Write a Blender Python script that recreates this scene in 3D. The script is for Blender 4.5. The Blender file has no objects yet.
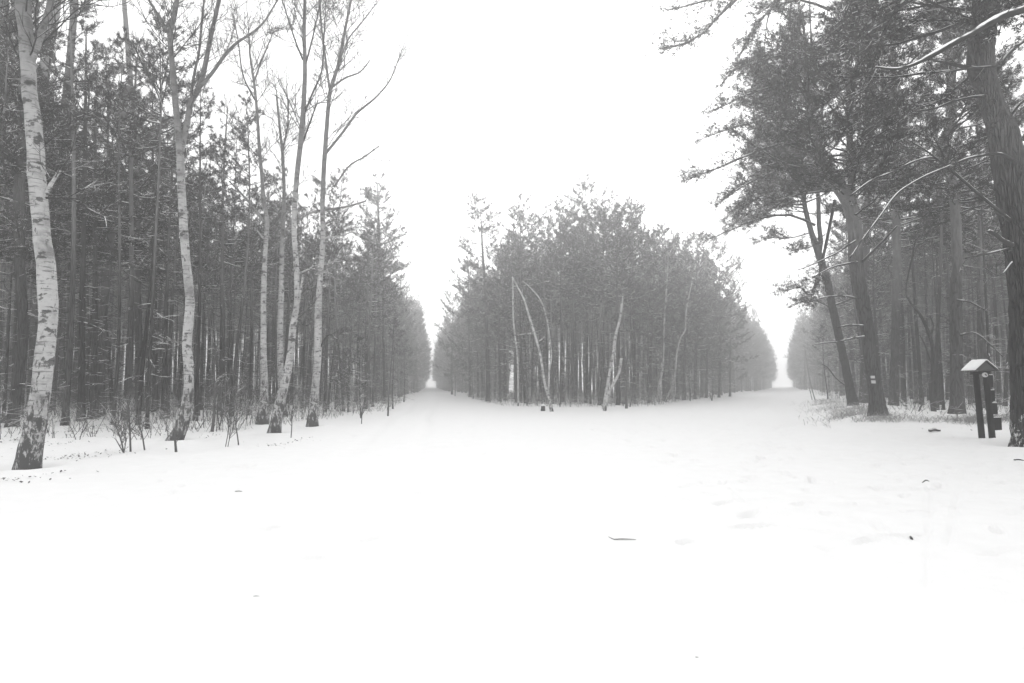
import bpy, math, random
import numpy as np
from mathutils import Vector

# ------------------------------------------------------------------ camera, sky, sun, exposure
scene = bpy.context.scene
COL = scene.collection
F = 620.0                      # focal length in pixels of the 1024 wide frame
PITCH = math.atan(42.5 / F)    # slightly upwards: horizon at pixel row 384
EYE = 1.5
cam_d = bpy.data.cameras.new('camera')
cam_d.sensor_width = 36.0
cam_d.lens = F / 1024 * 36.0
cam_d.clip_start = 0.05
cam_d.clip_end = 3000
cam = bpy.data.objects.new('camera', cam_d)
cam.location = (0, 0, EYE)
cam.rotation_euler = (math.pi / 2 + PITCH, 0, 0)
COL.objects.link(cam)
scene.camera = cam

SUN_EL, SUN_AZ = math.radians(32), math.radians(8)
world = bpy.data.worlds.new('World')
scene.world = world
world.use_nodes = True
wn, wl = world.node_tree.nodes, world.node_tree.links
wn.clear()
sky = wn.new('ShaderNodeTexSky'); sky.sky_type = 'NISHITA'; sky.sun_disc = False
sky.sun_elevation = SUN_EL; sky.sun_rotation = SUN_AZ
sky.air_density = 1.0; sky.dust_density = 6.0; sky.ozone_density = 1.0
bw = wn.new('ShaderNodeRGBToBW')
mixc = wn.new('ShaderNodeMix'); mixc.data_type = 'FLOAT'
mixc.inputs[0].default_value = 0.85          # closed cloud cover over the clear sky
mixc.inputs[3].default_value = 8.2
bg = wn.new('ShaderNodeBackground'); bg.inputs[1].default_value = 0.1
wo = wn.new('ShaderNodeOutputWorld')
wl.new(sky.outputs[0], bw.inputs[0]); wl.new(bw.outputs[0], mixc.inputs[2])
wl.new(mixc.outputs[0], bg.inputs[0]); wl.new(bg.outputs[0], wo.inputs[0])

sun_d = bpy.data.lights.new('sun', 'SUN')
sun_d.energy = 0.6; sun_d.angle = math.radians(40); sun_d.color = (1, 1, 1)
sun = bpy.data.objects.new('sun', sun_d)
sv = Vector((math.sin(SUN_AZ) * math.cos(SUN_EL), math.cos(SUN_AZ) * math.cos(SUN_EL), math.sin(SUN_EL)))
sun.rotation_euler = sv.to_track_quat('Z', 'Y').to_euler()
sun.location = (0, -20, 40)
COL.objects.link(sun)

vs = scene.view_settings
scene.display_settings.display_device = 'sRGB'
vs.view_transform = 'Standard'; vs.look = 'None'; vs.gamma = 1.0; vs.use_curve_mapping = False
vs.exposure = 0.90
cy = scene.cycles
cy.max_bounces = 5; cy.diffuse_bounces = 3; cy.volume_bounces = 2; cy.glossy_bounces = 1
cy.transparent_max_bounces = 4; cy.caustics_reflective = False; cy.caustics_refractive = False
cy.use_denoising = True

HAZE = 0.0050

# ------------------------------------------------------------------ helpers
PI = math.pi
def hash2(ix, iy, seed):
    v = np.sin(ix * 127.1 + iy * 311.7 + seed * 74.7) * 43758.5453
    return v - np.floor(v)
def vnoise(x, y, seed=0):
    x = np.asarray(x, float); y = np.asarray(y, float)
    ix, iy = np.floor(x), np.floor(y); fx, fy = x - ix, y - iy
    fx = fx * fx * (3 - 2 * fx); fy = fy * fy * (3 - 2 * fy)
    a, b = hash2(ix, iy, seed), hash2(ix + 1, iy, seed)
    c, d = hash2(ix, iy + 1, seed), hash2(ix + 1, iy + 1, seed)
    return (a * (1 - fx) + b * fx) * (1 - fy) + (c * (1 - fx) + d * fx) * fy - 0.5
def sstep(a, b, v):
    t = np.clip((v - a) / (b - a), 0, 1); return t * t * (3 - 2 * t)

# the ground plan: positive = inside a stand, metres from its edge (three stands around a star junction)
def in_left(x, y):
    e = np.where(y < 33, -9.7 + 0.16 * np.maximum(y - 13, -30), -6.4 - 0.129 * (y - 33))
    return e - x
def in_mid(x, y):
    l = -1.6 - 0.150 * (y - 46); r = 9.4 + 0.485 * (y - 42)
    front = y - 40.5 - 0.10 * np.abs(x - 3.5)
    return np.minimum(np.minimum(x - l, r - x), front)
def in_right(x, y):
    e = np.where(y < 23, 13.2 + 0.02 * (y - 23), 13.2 + 0.437 * (y - 23))
    return x - e
def gz(x, y):                      # the snow-covered ground as the trees stand on it
    x = np.asarray(x, float); y = np.asarray(y, float)
    z = 0.10 * vnoise(x / 9, y / 9, 1) * sstep(6, 20, np.hypot(x, y))
    woods = np.maximum(np.maximum(sstep(-1, 3, in_left(x, y)), sstep(-1, 3, in_mid(x, y))), sstep(-1, 3, in_right(x, y)))
    z = z + woods * (0.22 * vnoise(x / 2.3, y / 2.3, 2) + 0.12 * vnoise(x / 0.8, y / 0.8, 3))
    z = z + 0.36 * sstep(-2.5, 1.0, in_right(x, y)) * sstep(17, 22, y)
    return z

CP, SP = math.cos(PITCH), math.sin(PITCH)
def ray(px, py):
    x, v = (px - 512) / F, (341.5 - py) / F
    return x, CP - v * SP, SP + v * CP
def at(px, py, d):
    x, y, z = ray(px, py); t = d / y
    return np.array((x * t, d, EYE + z * t))
def on_ground(px, py):
    x, y, z = ray(px, py); lo = 1.0
    for d in np.arange(2, 260, 0.1):
        t = d / y
        if EYE + z * t <= float(gz(x * t, d)): return np.array((x * t, d, float(gz(x * t, d))))
    return np.array((x * 200, 200, 0.0))

class MB:
    """collects vertices and faces, links them as ONE mesh object"""
    def __init__(s): s.v = []; s.f3 = []; s.f4 = []; s.n = 0
    def add(s, v, f3=None, f4=None):
        v = np.asarray(v, float).reshape(-1, 3)
        s.v.append(v)
        if f3 is not None and len(f3): s.f3.append(np.asarray(f3, np.int64).reshape(-1, 3) + s.n)
        if f4 is not None and len(f4): s.f4.append(np.asarray(f4, np.int64).reshape(-1, 4) + s.n)
        s.n += len(v)
    def mesh(s, name, mat, smooth=False):
        m = bpy.data.meshes.new(name)
        v = np.concatenate(s.v) if s.v else np.zeros((0, 3))
        f3 = np.concatenate(s.f3) if s.f3 else np.zeros((0, 3), np.int64)
        f4 = np.concatenate(s.f4) if s.f4 else np.zeros((0, 4), np.int64)
        m.vertices.add(len(v)); m.vertices.foreach_set('co', v.astype(np.float32).ravel())
        m.loops.add(f3.size + f4.size)
        m.loops.foreach_set('vertex_index', np.concatenate([f3.ravel(), f4.ravel()]).astype(np.int32))
        m.polygons.add(len(f3) + len(f4))
        st = np.concatenate([np.arange(len(f3)) * 3, f3.size + np.arange(len(f4)) * 4]).astype(np.int32)
        m.polygons.foreach_set('loop_start', st)
        m.polygons.foreach_set('use_smooth', np.full(len(f3) + len(f4), smooth))
        m.update(calc_edges=True); m.validate()
        if mat: m.materials.append(mat)
        return m
    def tube(s, pts, rad, sides=6, cap=True, wob=0.0, rng=None):
        pts = np.asarray(pts, float); n = len(pts); rad = np.broadcast_to(np.asarray(rad, float), (n,))
        tan = np.gradient(pts, axis=0); tan /= np.linalg.norm(tan, axis=1)[:, None] + 1e-9
        ref = np.array((0, 1.0, 0)) if abs(tan[0][1]) < 0.9 else np.array((1.0, 0, 0))
        ref = ref if np.max(np.abs(tan @ ref)) < 0.97 else np.array((0.3, 0.2, 0.93))
        u = np.cross(tan, ref); u /= np.linalg.norm(u, axis=1)[:, None] + 1e-9
        w = np.cross(tan, u)
        a = np.arange(sides) / sides * 2 * PI
        rr = rad[:, None] * np.ones((1, sides))
        if wob and rng is not None: rr = rr * (1 + wob * rng.randn(n, sides))
        v = pts[:, None] + rr[..., None] * (np.cos(a)[None, :, None] * u[:, None] + np.sin(a)[None, :, None] * w[:, None])
        i = np.arange(n - 1)[:, None] * sides; j = np.arange(sides)[None]; k = (j + 1) % sides
        f = np.stack([i + j, i + k, i + sides + k, i + sides + j], -1).reshape(-1, 4)
        v = v.reshape(-1, 3); f3 = None
        if cap:
            c0, c1 = n * sides, n * sides + 1
            v = np.concatenate([v, pts[:1], pts[-1:]])
            jj = np.arange(sides); kk = (jj + 1) % sides
            f3 = np.concatenate([np.stack([kk, jj, np.full(sides, c0)], -1), np.stack([jj + (n - 1) * sides, kk + (n - 1) * sides, np.full(sides, c1)], -1)])
        s.add(v, f3, f)
    def sticks(s, A, B, ra, rb, sides=3):
        A = np.asarray(A, float).reshape(-1, 3); B = np.asarray(B, float).reshape(-1, 3); n = len(A)
        if n == 0: return
        ra = np.broadcast_to(ra, (n,)); rb = np.broadcast_to(rb, (n,))
        t = B - A; t /= np.linalg.norm(t, axis=1)[:, None] + 1e-9
        ref = np.where(np.abs(t[:, 2:3]) < 0.9, np.array([[0, 0, 1.0]]), np.array([[1.0, 0, 0]]))
        u = np.cross(t, ref); u /= np.linalg.norm(u, axis=1)[:, None] + 1e-9
        w = np.cross(t, u)
        a = np.arange(sides) / sides * 2 * PI + 0.5
        ring = np.cos(a)[None, :, None] * u[:, None] + np.sin(a)[None, :, None] * w[:, None]
        v = np.concatenate([A[:, None] + ring * ra[:, None, None], B[:, None] + ring * rb[:, None, None]], 1)
        i = np.arange(n)[:, None] * 2 * sides; j = np.arange(sides)[None]; k = (j + 1) % sides
        s.add(v, None, np.stack([i + j, i + k, i + sides + k, i + sides + j], -1))
    def needles(s, C, D, m, ln, wd, rng, spread=0.65):
        n = len(C)
        if n == 0: return
        C = np.repeat(np.asarray(C, float), m, 0); D = np.repeat(np.asarray(D, float), m, 0)
        d = D * 0.75 + rng.randn(n * m, 3) * spread; d[:, 2] += 0.12
        d /= np.linalg.norm(d, axis=1)[:, None] + 1e-9
        sd = np.cross(d, rng.randn(n * m, 3)); sd /= np.linalg.norm(sd, axis=1)[:, None] + 1e-9
        L = ln * rng.uniform(0.65, 1.25, (n * m, 1)); W = wd * rng.uniform(0.7, 1.3, (n * m, 1)) * 0.5
        b = C + rng.randn(n * m, 3) * ln * 0.12
        v = np.stack([b - sd * W, b + sd * W, b + d * L], 1)
        s.add(v, np.arange(n * m * 3).reshape(-1, 3))
    def box(s, c, size, R=None):
        c = np.asarray(c, float); h = np.asarray(size, float) / 2
        v = np.array([(x, y, z) for z in (-1, 1) for y in (-1, 1) for x in (-1, 1)], float) * h
        if R is not None: v = v @ np.asarray(R).T
        s.add(v + c, None, [(0, 2, 3, 1), (4, 5, 7, 6), (0, 1, 5, 4), (2, 6, 7, 3), (0, 4, 6, 2), (1, 3, 7, 5)])

def link(name, mesh, parent=None, loc=(0, 0, 0)):
    o = bpy.data.objects.new(name, mesh); COL.objects.link(o); o.location = loc
    if name in ('limbs', 'twigs', 'crown') : o['kind'] = 'stuff'      # shoots too small to pick apart
    if parent: o.parent = parent
    return o
def tag(o, label=None, cat=None, group=None, kind=None):
    if label: o['label'] = label
    if cat: o['category'] = cat
    if group: o['group'] = group
    if kind: o['kind'] = kind
    return o
def thing(name, label, cat, loc, group=None, rz=0.0):
    o = bpy.data.objects.new(name, None); COL.objects.link(o); o.location = loc; o.rotation_euler = (0, 0, rz)
    o.empty_display_size = 0.3
    return tag(o, label, cat, group)
def spline(P, n):
    P = np.asarray(P, float); m = len(P)
    if m < 3:
        t = np.linspace(0, 1, n)[:, None]; return P[0] * (1 - t) + P[-1] * t
    Q = np.concatenate([[2 * P[0] - P[1]], P, [2 * P[-1] - P[-2]]])
    u = np.linspace(0, m - 1 - 1e-6, n); i = u.astype(int); t = (u - i)[:, None]
    a, b, c, d = Q[i], Q[i + 1], Q[i + 2], Q[i + 3]
    return 0.5 * (2 * b + (c - a) * t + (2 * a - 5 * b + 4 * c - d) * t ** 2 + (3 * b - a - 3 * c + d) * t ** 3)

# ------------------------------------------------------------------ materials (the photograph is black and white)
class NT:
    def __init__(s, name):
        s.m = bpy.data.materials.new(name); s.m.use_nodes = True
        s.n, s.l = s.m.node_tree.nodes, s.m.node_tree.links
        s.b = s.n['Principled BSDF']; s.b.inputs['Roughness'].default_value = 0.9
        s.b.inputs['Specular IOR Level'].default_value = 0.12
        s.tc = s.n.new('ShaderNodeTexCoord')
    def new(s, t, **k):
        o = s.n.new(t)
        for a, b in k.items(): setattr(o, a, b)
        return o
    def coord(s, scale, out='Object'):
        m = s.new('ShaderNodeMapping'); m.inputs['Scale'].default_value = scale
        s.l.new(s.tc.outputs[out], m.inputs[0]); return m.outputs[0]
    def noise(s, co, scale=1.0, detail=3.0, rough=0.55):
        o = s.new('ShaderNodeTexNoise'); o.inputs['Scale'].default_value = scale
        o.inputs['Detail'].default_value = detail; o.inputs['Roughness'].default_value = rough
        s.l.new(co, o.inputs[0]); return o.outputs[0]
    def rng(s, v, a, b, c=0.0, d=1.0, smooth=True):
        o = s.new('ShaderNodeMapRange'); o.interpolation_type = 'SMOOTHSTEP' if smooth else 'LINEAR'
        for i, x in enumerate((a, b, c, d)): o.inputs[i + 1].default_value = x
        s.l.new(v, o.inputs[0]); return o.outputs[0]
    def math(s, op, a, b):
        o = s.new('ShaderNodeMath', operation=op)
        for i, x in enumerate((a, b)):
            if isinstance(x, (int, float)): o.inputs[i].default_value = x
            else: s.l.new(x, o.inputs[i])
        return o.outputs[0]
    def mix(s, f, a, b):
        o = s.new('ShaderNodeMix'); o.data_type = 'FLOAT'
        for i, x in ((0, f), (2, a), (3, b)):
            if isinstance(x, (int, float)): o.inputs[i].default_value = x
            else: s.l.new(x, o.inputs[i])
        return o.outputs[0]
    def grey(s, v):
        if isinstance(v, (int, float)): s.b.inputs[0].default_value = (v, v, v, 1)
        else:
            c = s.new('ShaderNodeCombineColor')
            for i in range(3): s.l.new(v, c.inputs[i])
            s.l.new(c.outputs[0], s.b.inputs[0])
    def bump(s, h, strength, dist):
        o = s.new('ShaderNodeBump'); o.inputs['Strength'].default_value = strength
        o.inputs['Distance'].default_value = dist; s.l.new(h, o.inputs['Height'])
        s.l.new(o.outputs[0], s.b.inputs['Normal'])
    def nz(s):
        g = s.new('ShaderNodeNewGeometry'); x = s.new('ShaderNodeSeparateXYZ')
        s.l.new(g.outputs['Normal'], x.inputs[0]); return x.outputs[2]
    def z(s):
        x = s.new('ShaderNodeSeparateXYZ'); s.l.new(s.tc.outputs['Object'], x.inputs[0]); return x.outputs[2]

def pine_bark(name, near=False, snow=0.0):
    t = NT(name)
    n1 = t.noise(t.coord((9, 9, 1.6)), 1.0, 4, 0.6)
    vo = t.new('ShaderNodeTexVoronoi', feature='DISTANCE_TO_EDGE'); vo.inputs['Scale'].default_value = 1.0
    t.l.new(t.coord((17, 17, 1.7)), vo.inputs[0])
    crack = t.rng(vo.outputs[0], 0.0, 0.16)
    old = t.math('MULTIPLY', t.mix(n1, 0.012, 0.075), t.mix(crack, 0.35, 1.0))
    n2 = t.noise(t.coord((5, 5, 3)), 1.0, 4, 0.65)
    young = t.mix(n2, 0.06, 0.17)
    up = t.rng(t.math('ADD', t.z(), t.math('MULTIPLY', n1, 2.0)), 5.0, 9.5)
    v = t.mix(up, old, young)
    if not near: v = t.math('MULTIPLY', v, t.rng(t.new('ShaderNodeObjectInfo').outputs['Random'], 0, 1, 0.55, 1.9, False))
    if snow:
        n3 = t.noise(t.coord((12, 12, 6)), 1.0, 5, 0.7)
        low = t.rng(t.z(), 0.25, 1.7, snow, 0.0)
        v = t.mix(t.rng(t.math('ADD', n3, low), 0.78, 0.86), v, 0.8)
    v = t.mix(t.math('MULTIPLY', t.rng(t.nz(), 0.35, 0.7), t.rng(n2, 0.35, 0.55)), v, 0.82)
    t.grey(v)
    t.bump(t.math('ADD', t.math('MULTIPLY', crack, 0.7), n1), 1.0, 0.09 if near else 0.03)
    return t.m
def birch_bark(name, young=False):
    t = NT(name)
    n1 = t.noise(t.coord((3, 3, 26)), 1.0, 3, 0.6)           # fine horizontal lenticels
    n2 = t.noise(t.coord((4.2, 4.2, 6.5)), 1.0, 4, 0.62)       # dark scars
    n3 = t.noise(t.coord((13, 13, 4.5)), 1.0, 4, 0.7)         # cracked black bark near the foot
    v = t.mix(n2, 0.42, 0.58) if young else t.mix(n2, 0.36, 0.52)
    v = t.math('MULTIPLY', v, t.rng(n1, 0.55, 0.64, 1.0, 0.45))
    v = t.math('MULTIPLY', v, t.rng(n2, 0.56, 0.63, 1.0, 0.26))
    n4 = t.noise(t.coord((1.6, 1.6, 2.2)), 1.0, 5, 0.7)
    v = t.math('MULTIPLY', v, t.rng(n4, 0.42, 0.72, 1.0, 0.42))                # greyed weathered areas
    foot = t.rng(t.z(), 0.0, 1.2 if young else 2.4, 0.18 if young else 0.22, 0.0, False)
    v = t.mix(t.rng(t.math('ADD', n3, foot), 0.60, 0.70), v, 0.07)
    thin = t.rng(t.z(), 9.0, 14.0) if young else t.rng(t.z(), 5.5, 9.5)
    v = t.mix(t.math('MULTIPLY', thin, 0.8), v, 0.10)
    t.grey(v); t.bump(t.math('ADD', n1, n3), 0.5, 0.02)
    return t.m
def twig_mat(name, base, snow_amt=0.75):
    t = NT(name)
    n = t.noise(t.coord((2.2, 2.2, 2.2)), 1.0, 2)
    s = t.math('MULTIPLY', t.rng(t.nz(), 0.25, 0.6), t.rng(n, 0.5 - 0.22 * snow_amt, 0.62 - 0.2 * snow_amt))
    t.grey(t.mix(s, base, 0.82)); return t.m
def needle_mat(name, thr):
    t = NT(name)
    oi = t.new('ShaderNodeObjectInfo')
    n = t.noise(t.coord((0.9, 0.9, 0.9)), 1.0, 2)
    v = t.mix(n, 0.035, 0.075)
    v = t.math('MULTIPLY', v, t.rng(oi.outputs['Random'], 0, 1, 0.8, 1.25, False))
    f = t.noise(t.coord((2.4, 2.4, 2.4)), 1.0, 3, 0.7)      # a dusting of snow here and there
    g = t.new('ShaderNodeNewGeometry')
    s = t.rng(t.math('ADD', g.outputs['Random Per Island'], t.math('MULTIPLY', t.math('SUBTRACT', f, 0.5), 0.9)), thr, thr + 0.03)
    t.grey(t.mix(s, v, 0.75)); return t.m
def snow_mat(name, bump=True, lo=0.69, hi=0.77):
    t = NT(name)
    n = t.noise(t.coord((3.0, 3.0, 3.0)), 1.0, 6, 0.6)
    f = t.noise(t.coord((22, 22, 22)), 1.0, 4, 0.6)
    t.grey(t.mix(n, lo, hi))
    t.b.inputs['Roughness'].default_value = 0.75
    if bump: t.bump(t.math('ADD', n, t.math('MULTIPLY', f, 0.35)), 0.35, 0.05)
    return t.m
def plain(name, lo, hi, sc=(8, 8, 8), bump=0.3, rough=0.85):
    t = NT(name); n = t.noise(t.coord(sc), 1.0, 4, 0.6)
    t.grey(t.mix(n, lo, hi)); t.b.inputs['Roughness'].default_value = rough
    if bump: t.bump(n, bump, 0.01)
    return t.m

M = dict(bark=pine_bark('pine_bark'), bark_near=pine_bark('old_pine_bark', True, 0.27), birch=birch_bark('birch_bark'), birch_young=birch_bark('young_birch_bark', True),
         twig=twig_mat('pine_twigs', 0.045, 0.45), bare=twig_mat('bare_twigs', 0.05, 0.5), btwig=twig_mat('birch_twigs', 0.045, 0.1),
         brush=twig_mat('brush_twigs', 0.08, 0.5), sap=twig_mat('sapling_twigs', 0.085, 0.3),
         needle=needle_mat('pine_needles', 0.925), needle_old=needle_mat('old_pine_needles', 0.93), snow=snow_mat('snow'), cap=snow_mat('snow_cap', True, 0.84, 0.9), grass=plain('dry_grass', 0.16, 0.34),
         litter=plain('dead_leaves', 0.05, 0.14), post=plain('dark_stained_post', 0.008, 0.025, (14, 14, 2)),
         board=plain('dark_board', 0.008, 0.02, (3, 3, 18)), roof=plain('roof_boards', 0.06, 0.12, (4, 14, 4)),
         white=plain('white_paint', 0.45, 0.62), black=plain('dark_paint', 0.05, 0.08), stub=plain('cut_wood', 0.2, 0.34))

# ------------------------------------------------------------------ the ground: one snow sheet out to the horizon
TRACKS = []
def gline(*p): TRACKS.append((np.array([on_ground(a, b)[:2] for a, b in p]), 0.028, 0.022))
gline((928.5, 486), (928.5, 530), (926, 592)); gline((965, 464), (957, 500), (952, 525), (948, 548))
gline((948, 472), (939, 489)); 
def seg_dist(x, y, P):
    best = np.full(x.shape, 1e9)
    for a, b in zip(P[:-1], P[1:]):
        d = b - a; L2 = d @ d
        t = np.clip(((x - a[0]) * d[0] + (y - a[1]) * d[1]) / L2, 0, 1)
        best = np.minimum(best, np.hypot(x - a[0] - t * d[0], y - a[1] - t * d[1]))
    return best
def build_ground():
    rng = np.random.RandomState(5)
    r = [1.2]
    while r[-1] < 430: r.append(r[-1] * (1.009 if r[-1] < 30 else 1.025) + 0.001)
    r = np.array([0.3] + r)
    a = np.concatenate([np.radians(np.arange(-52, 4, 0.26)), np.radians(np.arange(4, 46, 0.18)), np.radians(np.arange(46, 52, 0.3)), np.radians(np.arange(52, 308, 4.0))])
    A, R = np.meshgrid(a, r); x, y = R * np.sin(A), R * np.cos(A)
    z = gz(x, y)
    near = 1 - sstep(30, 60, R)
    right = sstep(-2, 5, x - 0.25 * y + 1.0)
    z = z + near * right * 0.03 * np.maximum(0, vnoise((x * 0.86 + y * 0.5) / 0.16, (y * 0.86 - x * 0.5) / 1.1, 14)) * sstep(0.0, 0.3, vnoise(x / 2.2, y / 2.2, 15))
    z = z + near * (0.018 * vnoise(x / 0.7, y / 0.7, 11) + 0.02 * vnoise(x / 0.28, y / 0.28, 12)) * (0.45 + 1.9 * right)
    for P, w, dep in TRACKS:
        d = seg_dist(x, y, P); wob = 0.6 + 0.8 * (vnoise(x / 0.3, y / 0.3, 21) + 0.5)
        z = z - dep * wob * np.exp(-(d / w) ** 2)
    # trodden footprints: a few trails and scattered scuffs, mostly on the right half of the clearing
    marks = []
    def trail(x0, y0, x1, y1, wob):
        n = int(math.hypot(x1 - x0, y1 - y0) / 0.62); h = math.atan2(y1 - y0, x1 - x0)
        for q in range(n):
            f = q / n; sgn = 0.13 if q % 2 else -0.13
            marks.append((x0 + (x1 - x0) * f - math.sin(h) * sgn + rng.randn() * wob, y0 + (y1 - y0) * f + math.cos(h) * sgn + rng.randn() * wob, h + rng.randn() * 0.15, 0.12, 0.05, rng.uniform(0.02, 0.05)))
    trail(4.5, 7.5, 12.0, 19.5, 0.06); trail(7.5, 8.0, 11.0, 15.0, 0.08); trail(6.2, 8.0, 13.0, 17.5, 0.1); trail(3.0, 9.0, 18.0, 38.0, 0.12); trail(7.2, 7.0, 6.0, 22.0, 0.08)
    trail(9.0, 9.5, 5.2, 16.0, 0.1); trail(-4.5, 8.0, -7.5, 15.0, 0.08)
    for k in range(520):
        c = (rng.uniform(2.5, 14), rng.uniform(5.5, 24)) if k < 460 else (rng.uniform(-8, 6), rng.uniform(5, 26))
        marks.append((c[0], c[1], math.radians(40 + rng.randn() * 40), rng.uniform(0.06, 0.34), rng.uniform(0.03, 0.06), rng.uniform(0.018, 0.055)))
    for cx, cy_, h, lu, lv, dep in marks:
        sub = np.nonzero((np.abs(x - cx) < 1.2) & (np.abs(y - cy_) < 1.2))
        dx, dy = x[sub] - cx, y[sub] - cy_
        u = dx * math.cos(h) + dy * math.sin(h); v = -dx * math.sin(h) + dy * math.cos(h)
        e = (u / lu) ** 2 + (v / lv) ** 2
        z[sub] += -dep * np.exp(-e * e) + 0.3 * dep * np.exp(-((np.sqrt(e) - 1.5) / 0.35) ** 2)
    # drifted rims and melt hollows round the nearer trunks and posts
    for px, py, w in ((27, 469, 0.3), (176, 441, 0.25), (262, 425, 0.2), (284, 417, 0.16), (274, 434, 0.22), (312, 427, 0.22), (1034, 447, 0.55), (878, 416, 0.36), (853, 405, 0.28), (957, 414, 0.28), (98, 416, 0.25), (12, 427, 0.25), (893, 406, 0.25), (933, 412, 0.15)):
        g = on_ground(px, py); dd = np.hypot(x - g[0], y - g[1] + 0.08)
        z = z + 0.055 * np.exp(-((dd - w * 2.3) / (w * 0.9)) ** 2) * (0.6 + 0.9 * (vnoise(x / 0.35, y / 0.35, 44) + 0.5)) - 0.06 * np.exp(-(dd / (w * 1.35)) ** 4)
    # worn wheel ruts running into both rides
    for x0, y0, sl in ((1.2, 8, 0.46), (2.9, 8, 0.46), (-1.6, 10, -0.115), (-3.2, 10, -0.115)):
        d = np.abs(x - x0 - sl * (y - y0) - 0.5 * vnoise(y / 7, y * 0 + x0, 31)) / math.hypot(1, sl)
        z = z - 0.035 * np.exp(-(d / 0.22) ** 2) * sstep(7, 14, y) * (1 - sstep(60, 110, R))
    n, m = x.shape
    v = np.stack([x, y, z], -1).reshape(-1, 3)
    i = np.arange(n - 1)[:, None] * m; j = np.arange(m)[None]; k = (j + 1) % m
    f = np.stack([i + j, i + m + j, i + m + k, i + k], -1).reshape(-1, 4)[:, ::-1]
    b = MB(); b.add(v, None, f)
    b.add(np.concatenate([v[:m], [[0, 0, 0]]]), np.stack([np.arange(m), (np.arange(m) + 1) % m, np.full(m, m)], -1)[:, ::-1])
    o = link('snow_ground', b.mesh('snow_ground', M['snow'], True))
    tag(o, 'open snow covered clearing and forest floor with faint tracks', kind='structure')
    return o
ground = build_ground()
me = ground.data
if me.polygons[0].normal.z < 0: me.flip_normals()

# ------------------------------------------------------------------ tree builders
def bough(wood, ndl, P, r, rng, let=0.55, bare=0.25, per_m=6.0, tufts=4, m=8, ln=0.18, wd=0.028, sides=4, flat=0.35, tip=0.25):
    """a limb along P with side shoots and needle tufts"""
    P = np.asarray(P, float); n = len(P)
    wood.tube(P, np.linspace(r, r * tip, n), sides, cap=False)
    seg = np.linalg.norm(np.diff(P, axis=0), axis=1); L = seg.sum(); cum = np.concatenate([[0], np.cumsum(seg)])
    if ndl is None: return L
    k = max(3, int(L * (1 - bare) * per_m))
    s = np.sort(rng.uniform(bare, 1.0, k)); s[-1] = 1.0
    q = np.stack([np.interp(s * L, cum, P[:, c]) for c in range(3)], -1)
    q2 = np.stack([np.interp(np.minimum(s + 0.05, 1) * L, cum, P[:, c]) for c in range(3)], -1)
    q1 = np.stack([np.interp(np.maximum(s - 0.08, 0) * L, cum, P[:, c]) for c in range(3)], -1)
    t = q2 - q1; t /= np.linalg.norm(t, axis=1)[:, None] + 1e-9
    up = np.array((0, 0, 1.0)); side = np.cross(t, up); side /= np.linalg.norm(side, axis=1)[:, None] + 1e-9
    ang = rng.uniform(0.5, 1.15, k) * np.where(rng.rand(k) < 0.5, -1, 1)
    d = t * np.cos(ang)[:, None] + side * np.sin(ang)[:, None] + up * rng.normal(0.18, flat, (k, 1))
    d /= np.linalg.norm(d, axis=1)[:, None] + 1e-9
    l = let * L ** 0.35 * (1.15 - 0.6 * s) * rng.uniform(0.5, 1.3, k)
    e = q + d * l[:, None]; e[:, 2] += 0.12 * l
    wood.sticks(q, e, np.minimum(r * 0.4, 0.012), 0.005)
    T = []; D = []
    for c in range(tufts):
        f = 0.35 + 0.65 * (c + rng.uniform(0, 1, k)) / tufts
        T.append(q + (e - q) * f[:, None] + rng.randn(k, 3) * (0.13 if tufts > 5 else 0.07) * l[:, None]); D.append(d)
    T.append(q[s > 0.45]); D.append(t[s > 0.45])
    ndl.needles(np.concatenate(T), np.concatenate(D), m, ln, wd, rng)
    return L
def limb_pts(base, az, el, L, rng, curve=0.25, n=6, wob=0.05):
    s = np.linspace(0, 1, n)
    h = np.array((math.cos(az), math.sin(az))); pe = np.array((-h[1], h[0]))
    bend = rng.normal(0, 0.12)
    xy = h[None] * (L * math.cos(el) * s)[:, None] + pe[None] * (bend * L * s ** 2)[:, None]
    z = L * (math.sin(el) * s + curve * s ** 2 - 0.10 * s)
    P = np.concatenate([xy, z[:, None]], 1) + np.asarray(base)[None]
    P[1:] += rng.randn(n - 1, 3) * wob * L * 0.18
    return P
def crown(wood, ndl, T, rng, z0, z1, R, nbr, let=0.55, low_el=-0.05, top_el=0.9, shape=0.75, az_bias=None, **kw):
    """living crown around the trunk polyline T between heights z0 and z1"""
    hs = np.sort(rng.uniform(0, 1, nbr) ** 0.9)
    for h in hs:
        z = z0 + (z1 - z0) * h
        b = np.array([np.interp(z, T[:, 2], T[:, c]) for c in (0, 1)] + [z])
        prof = (1 - h) ** shape * (0.45 + 0.55 * min(1, h / 0.22)) + 0.10
        L = R * prof * rng.uniform(0.6, 1.25)
        az = rng.uniform(0, 2 * PI)
        if az_bias is not None and rng.rand() < 0.6: az = az_bias + rng.normal(0, 0.7)
        el = low_el + (top_el - low_el) * h + rng.normal(0, 0.12)
        bough(wood, ndl, limb_pts(b, az, el, L, rng), max(0.012, 0.018 * L) if L < 2.5 else 0.03 + 0.006 * L, rng, let=let, **kw)
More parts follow.
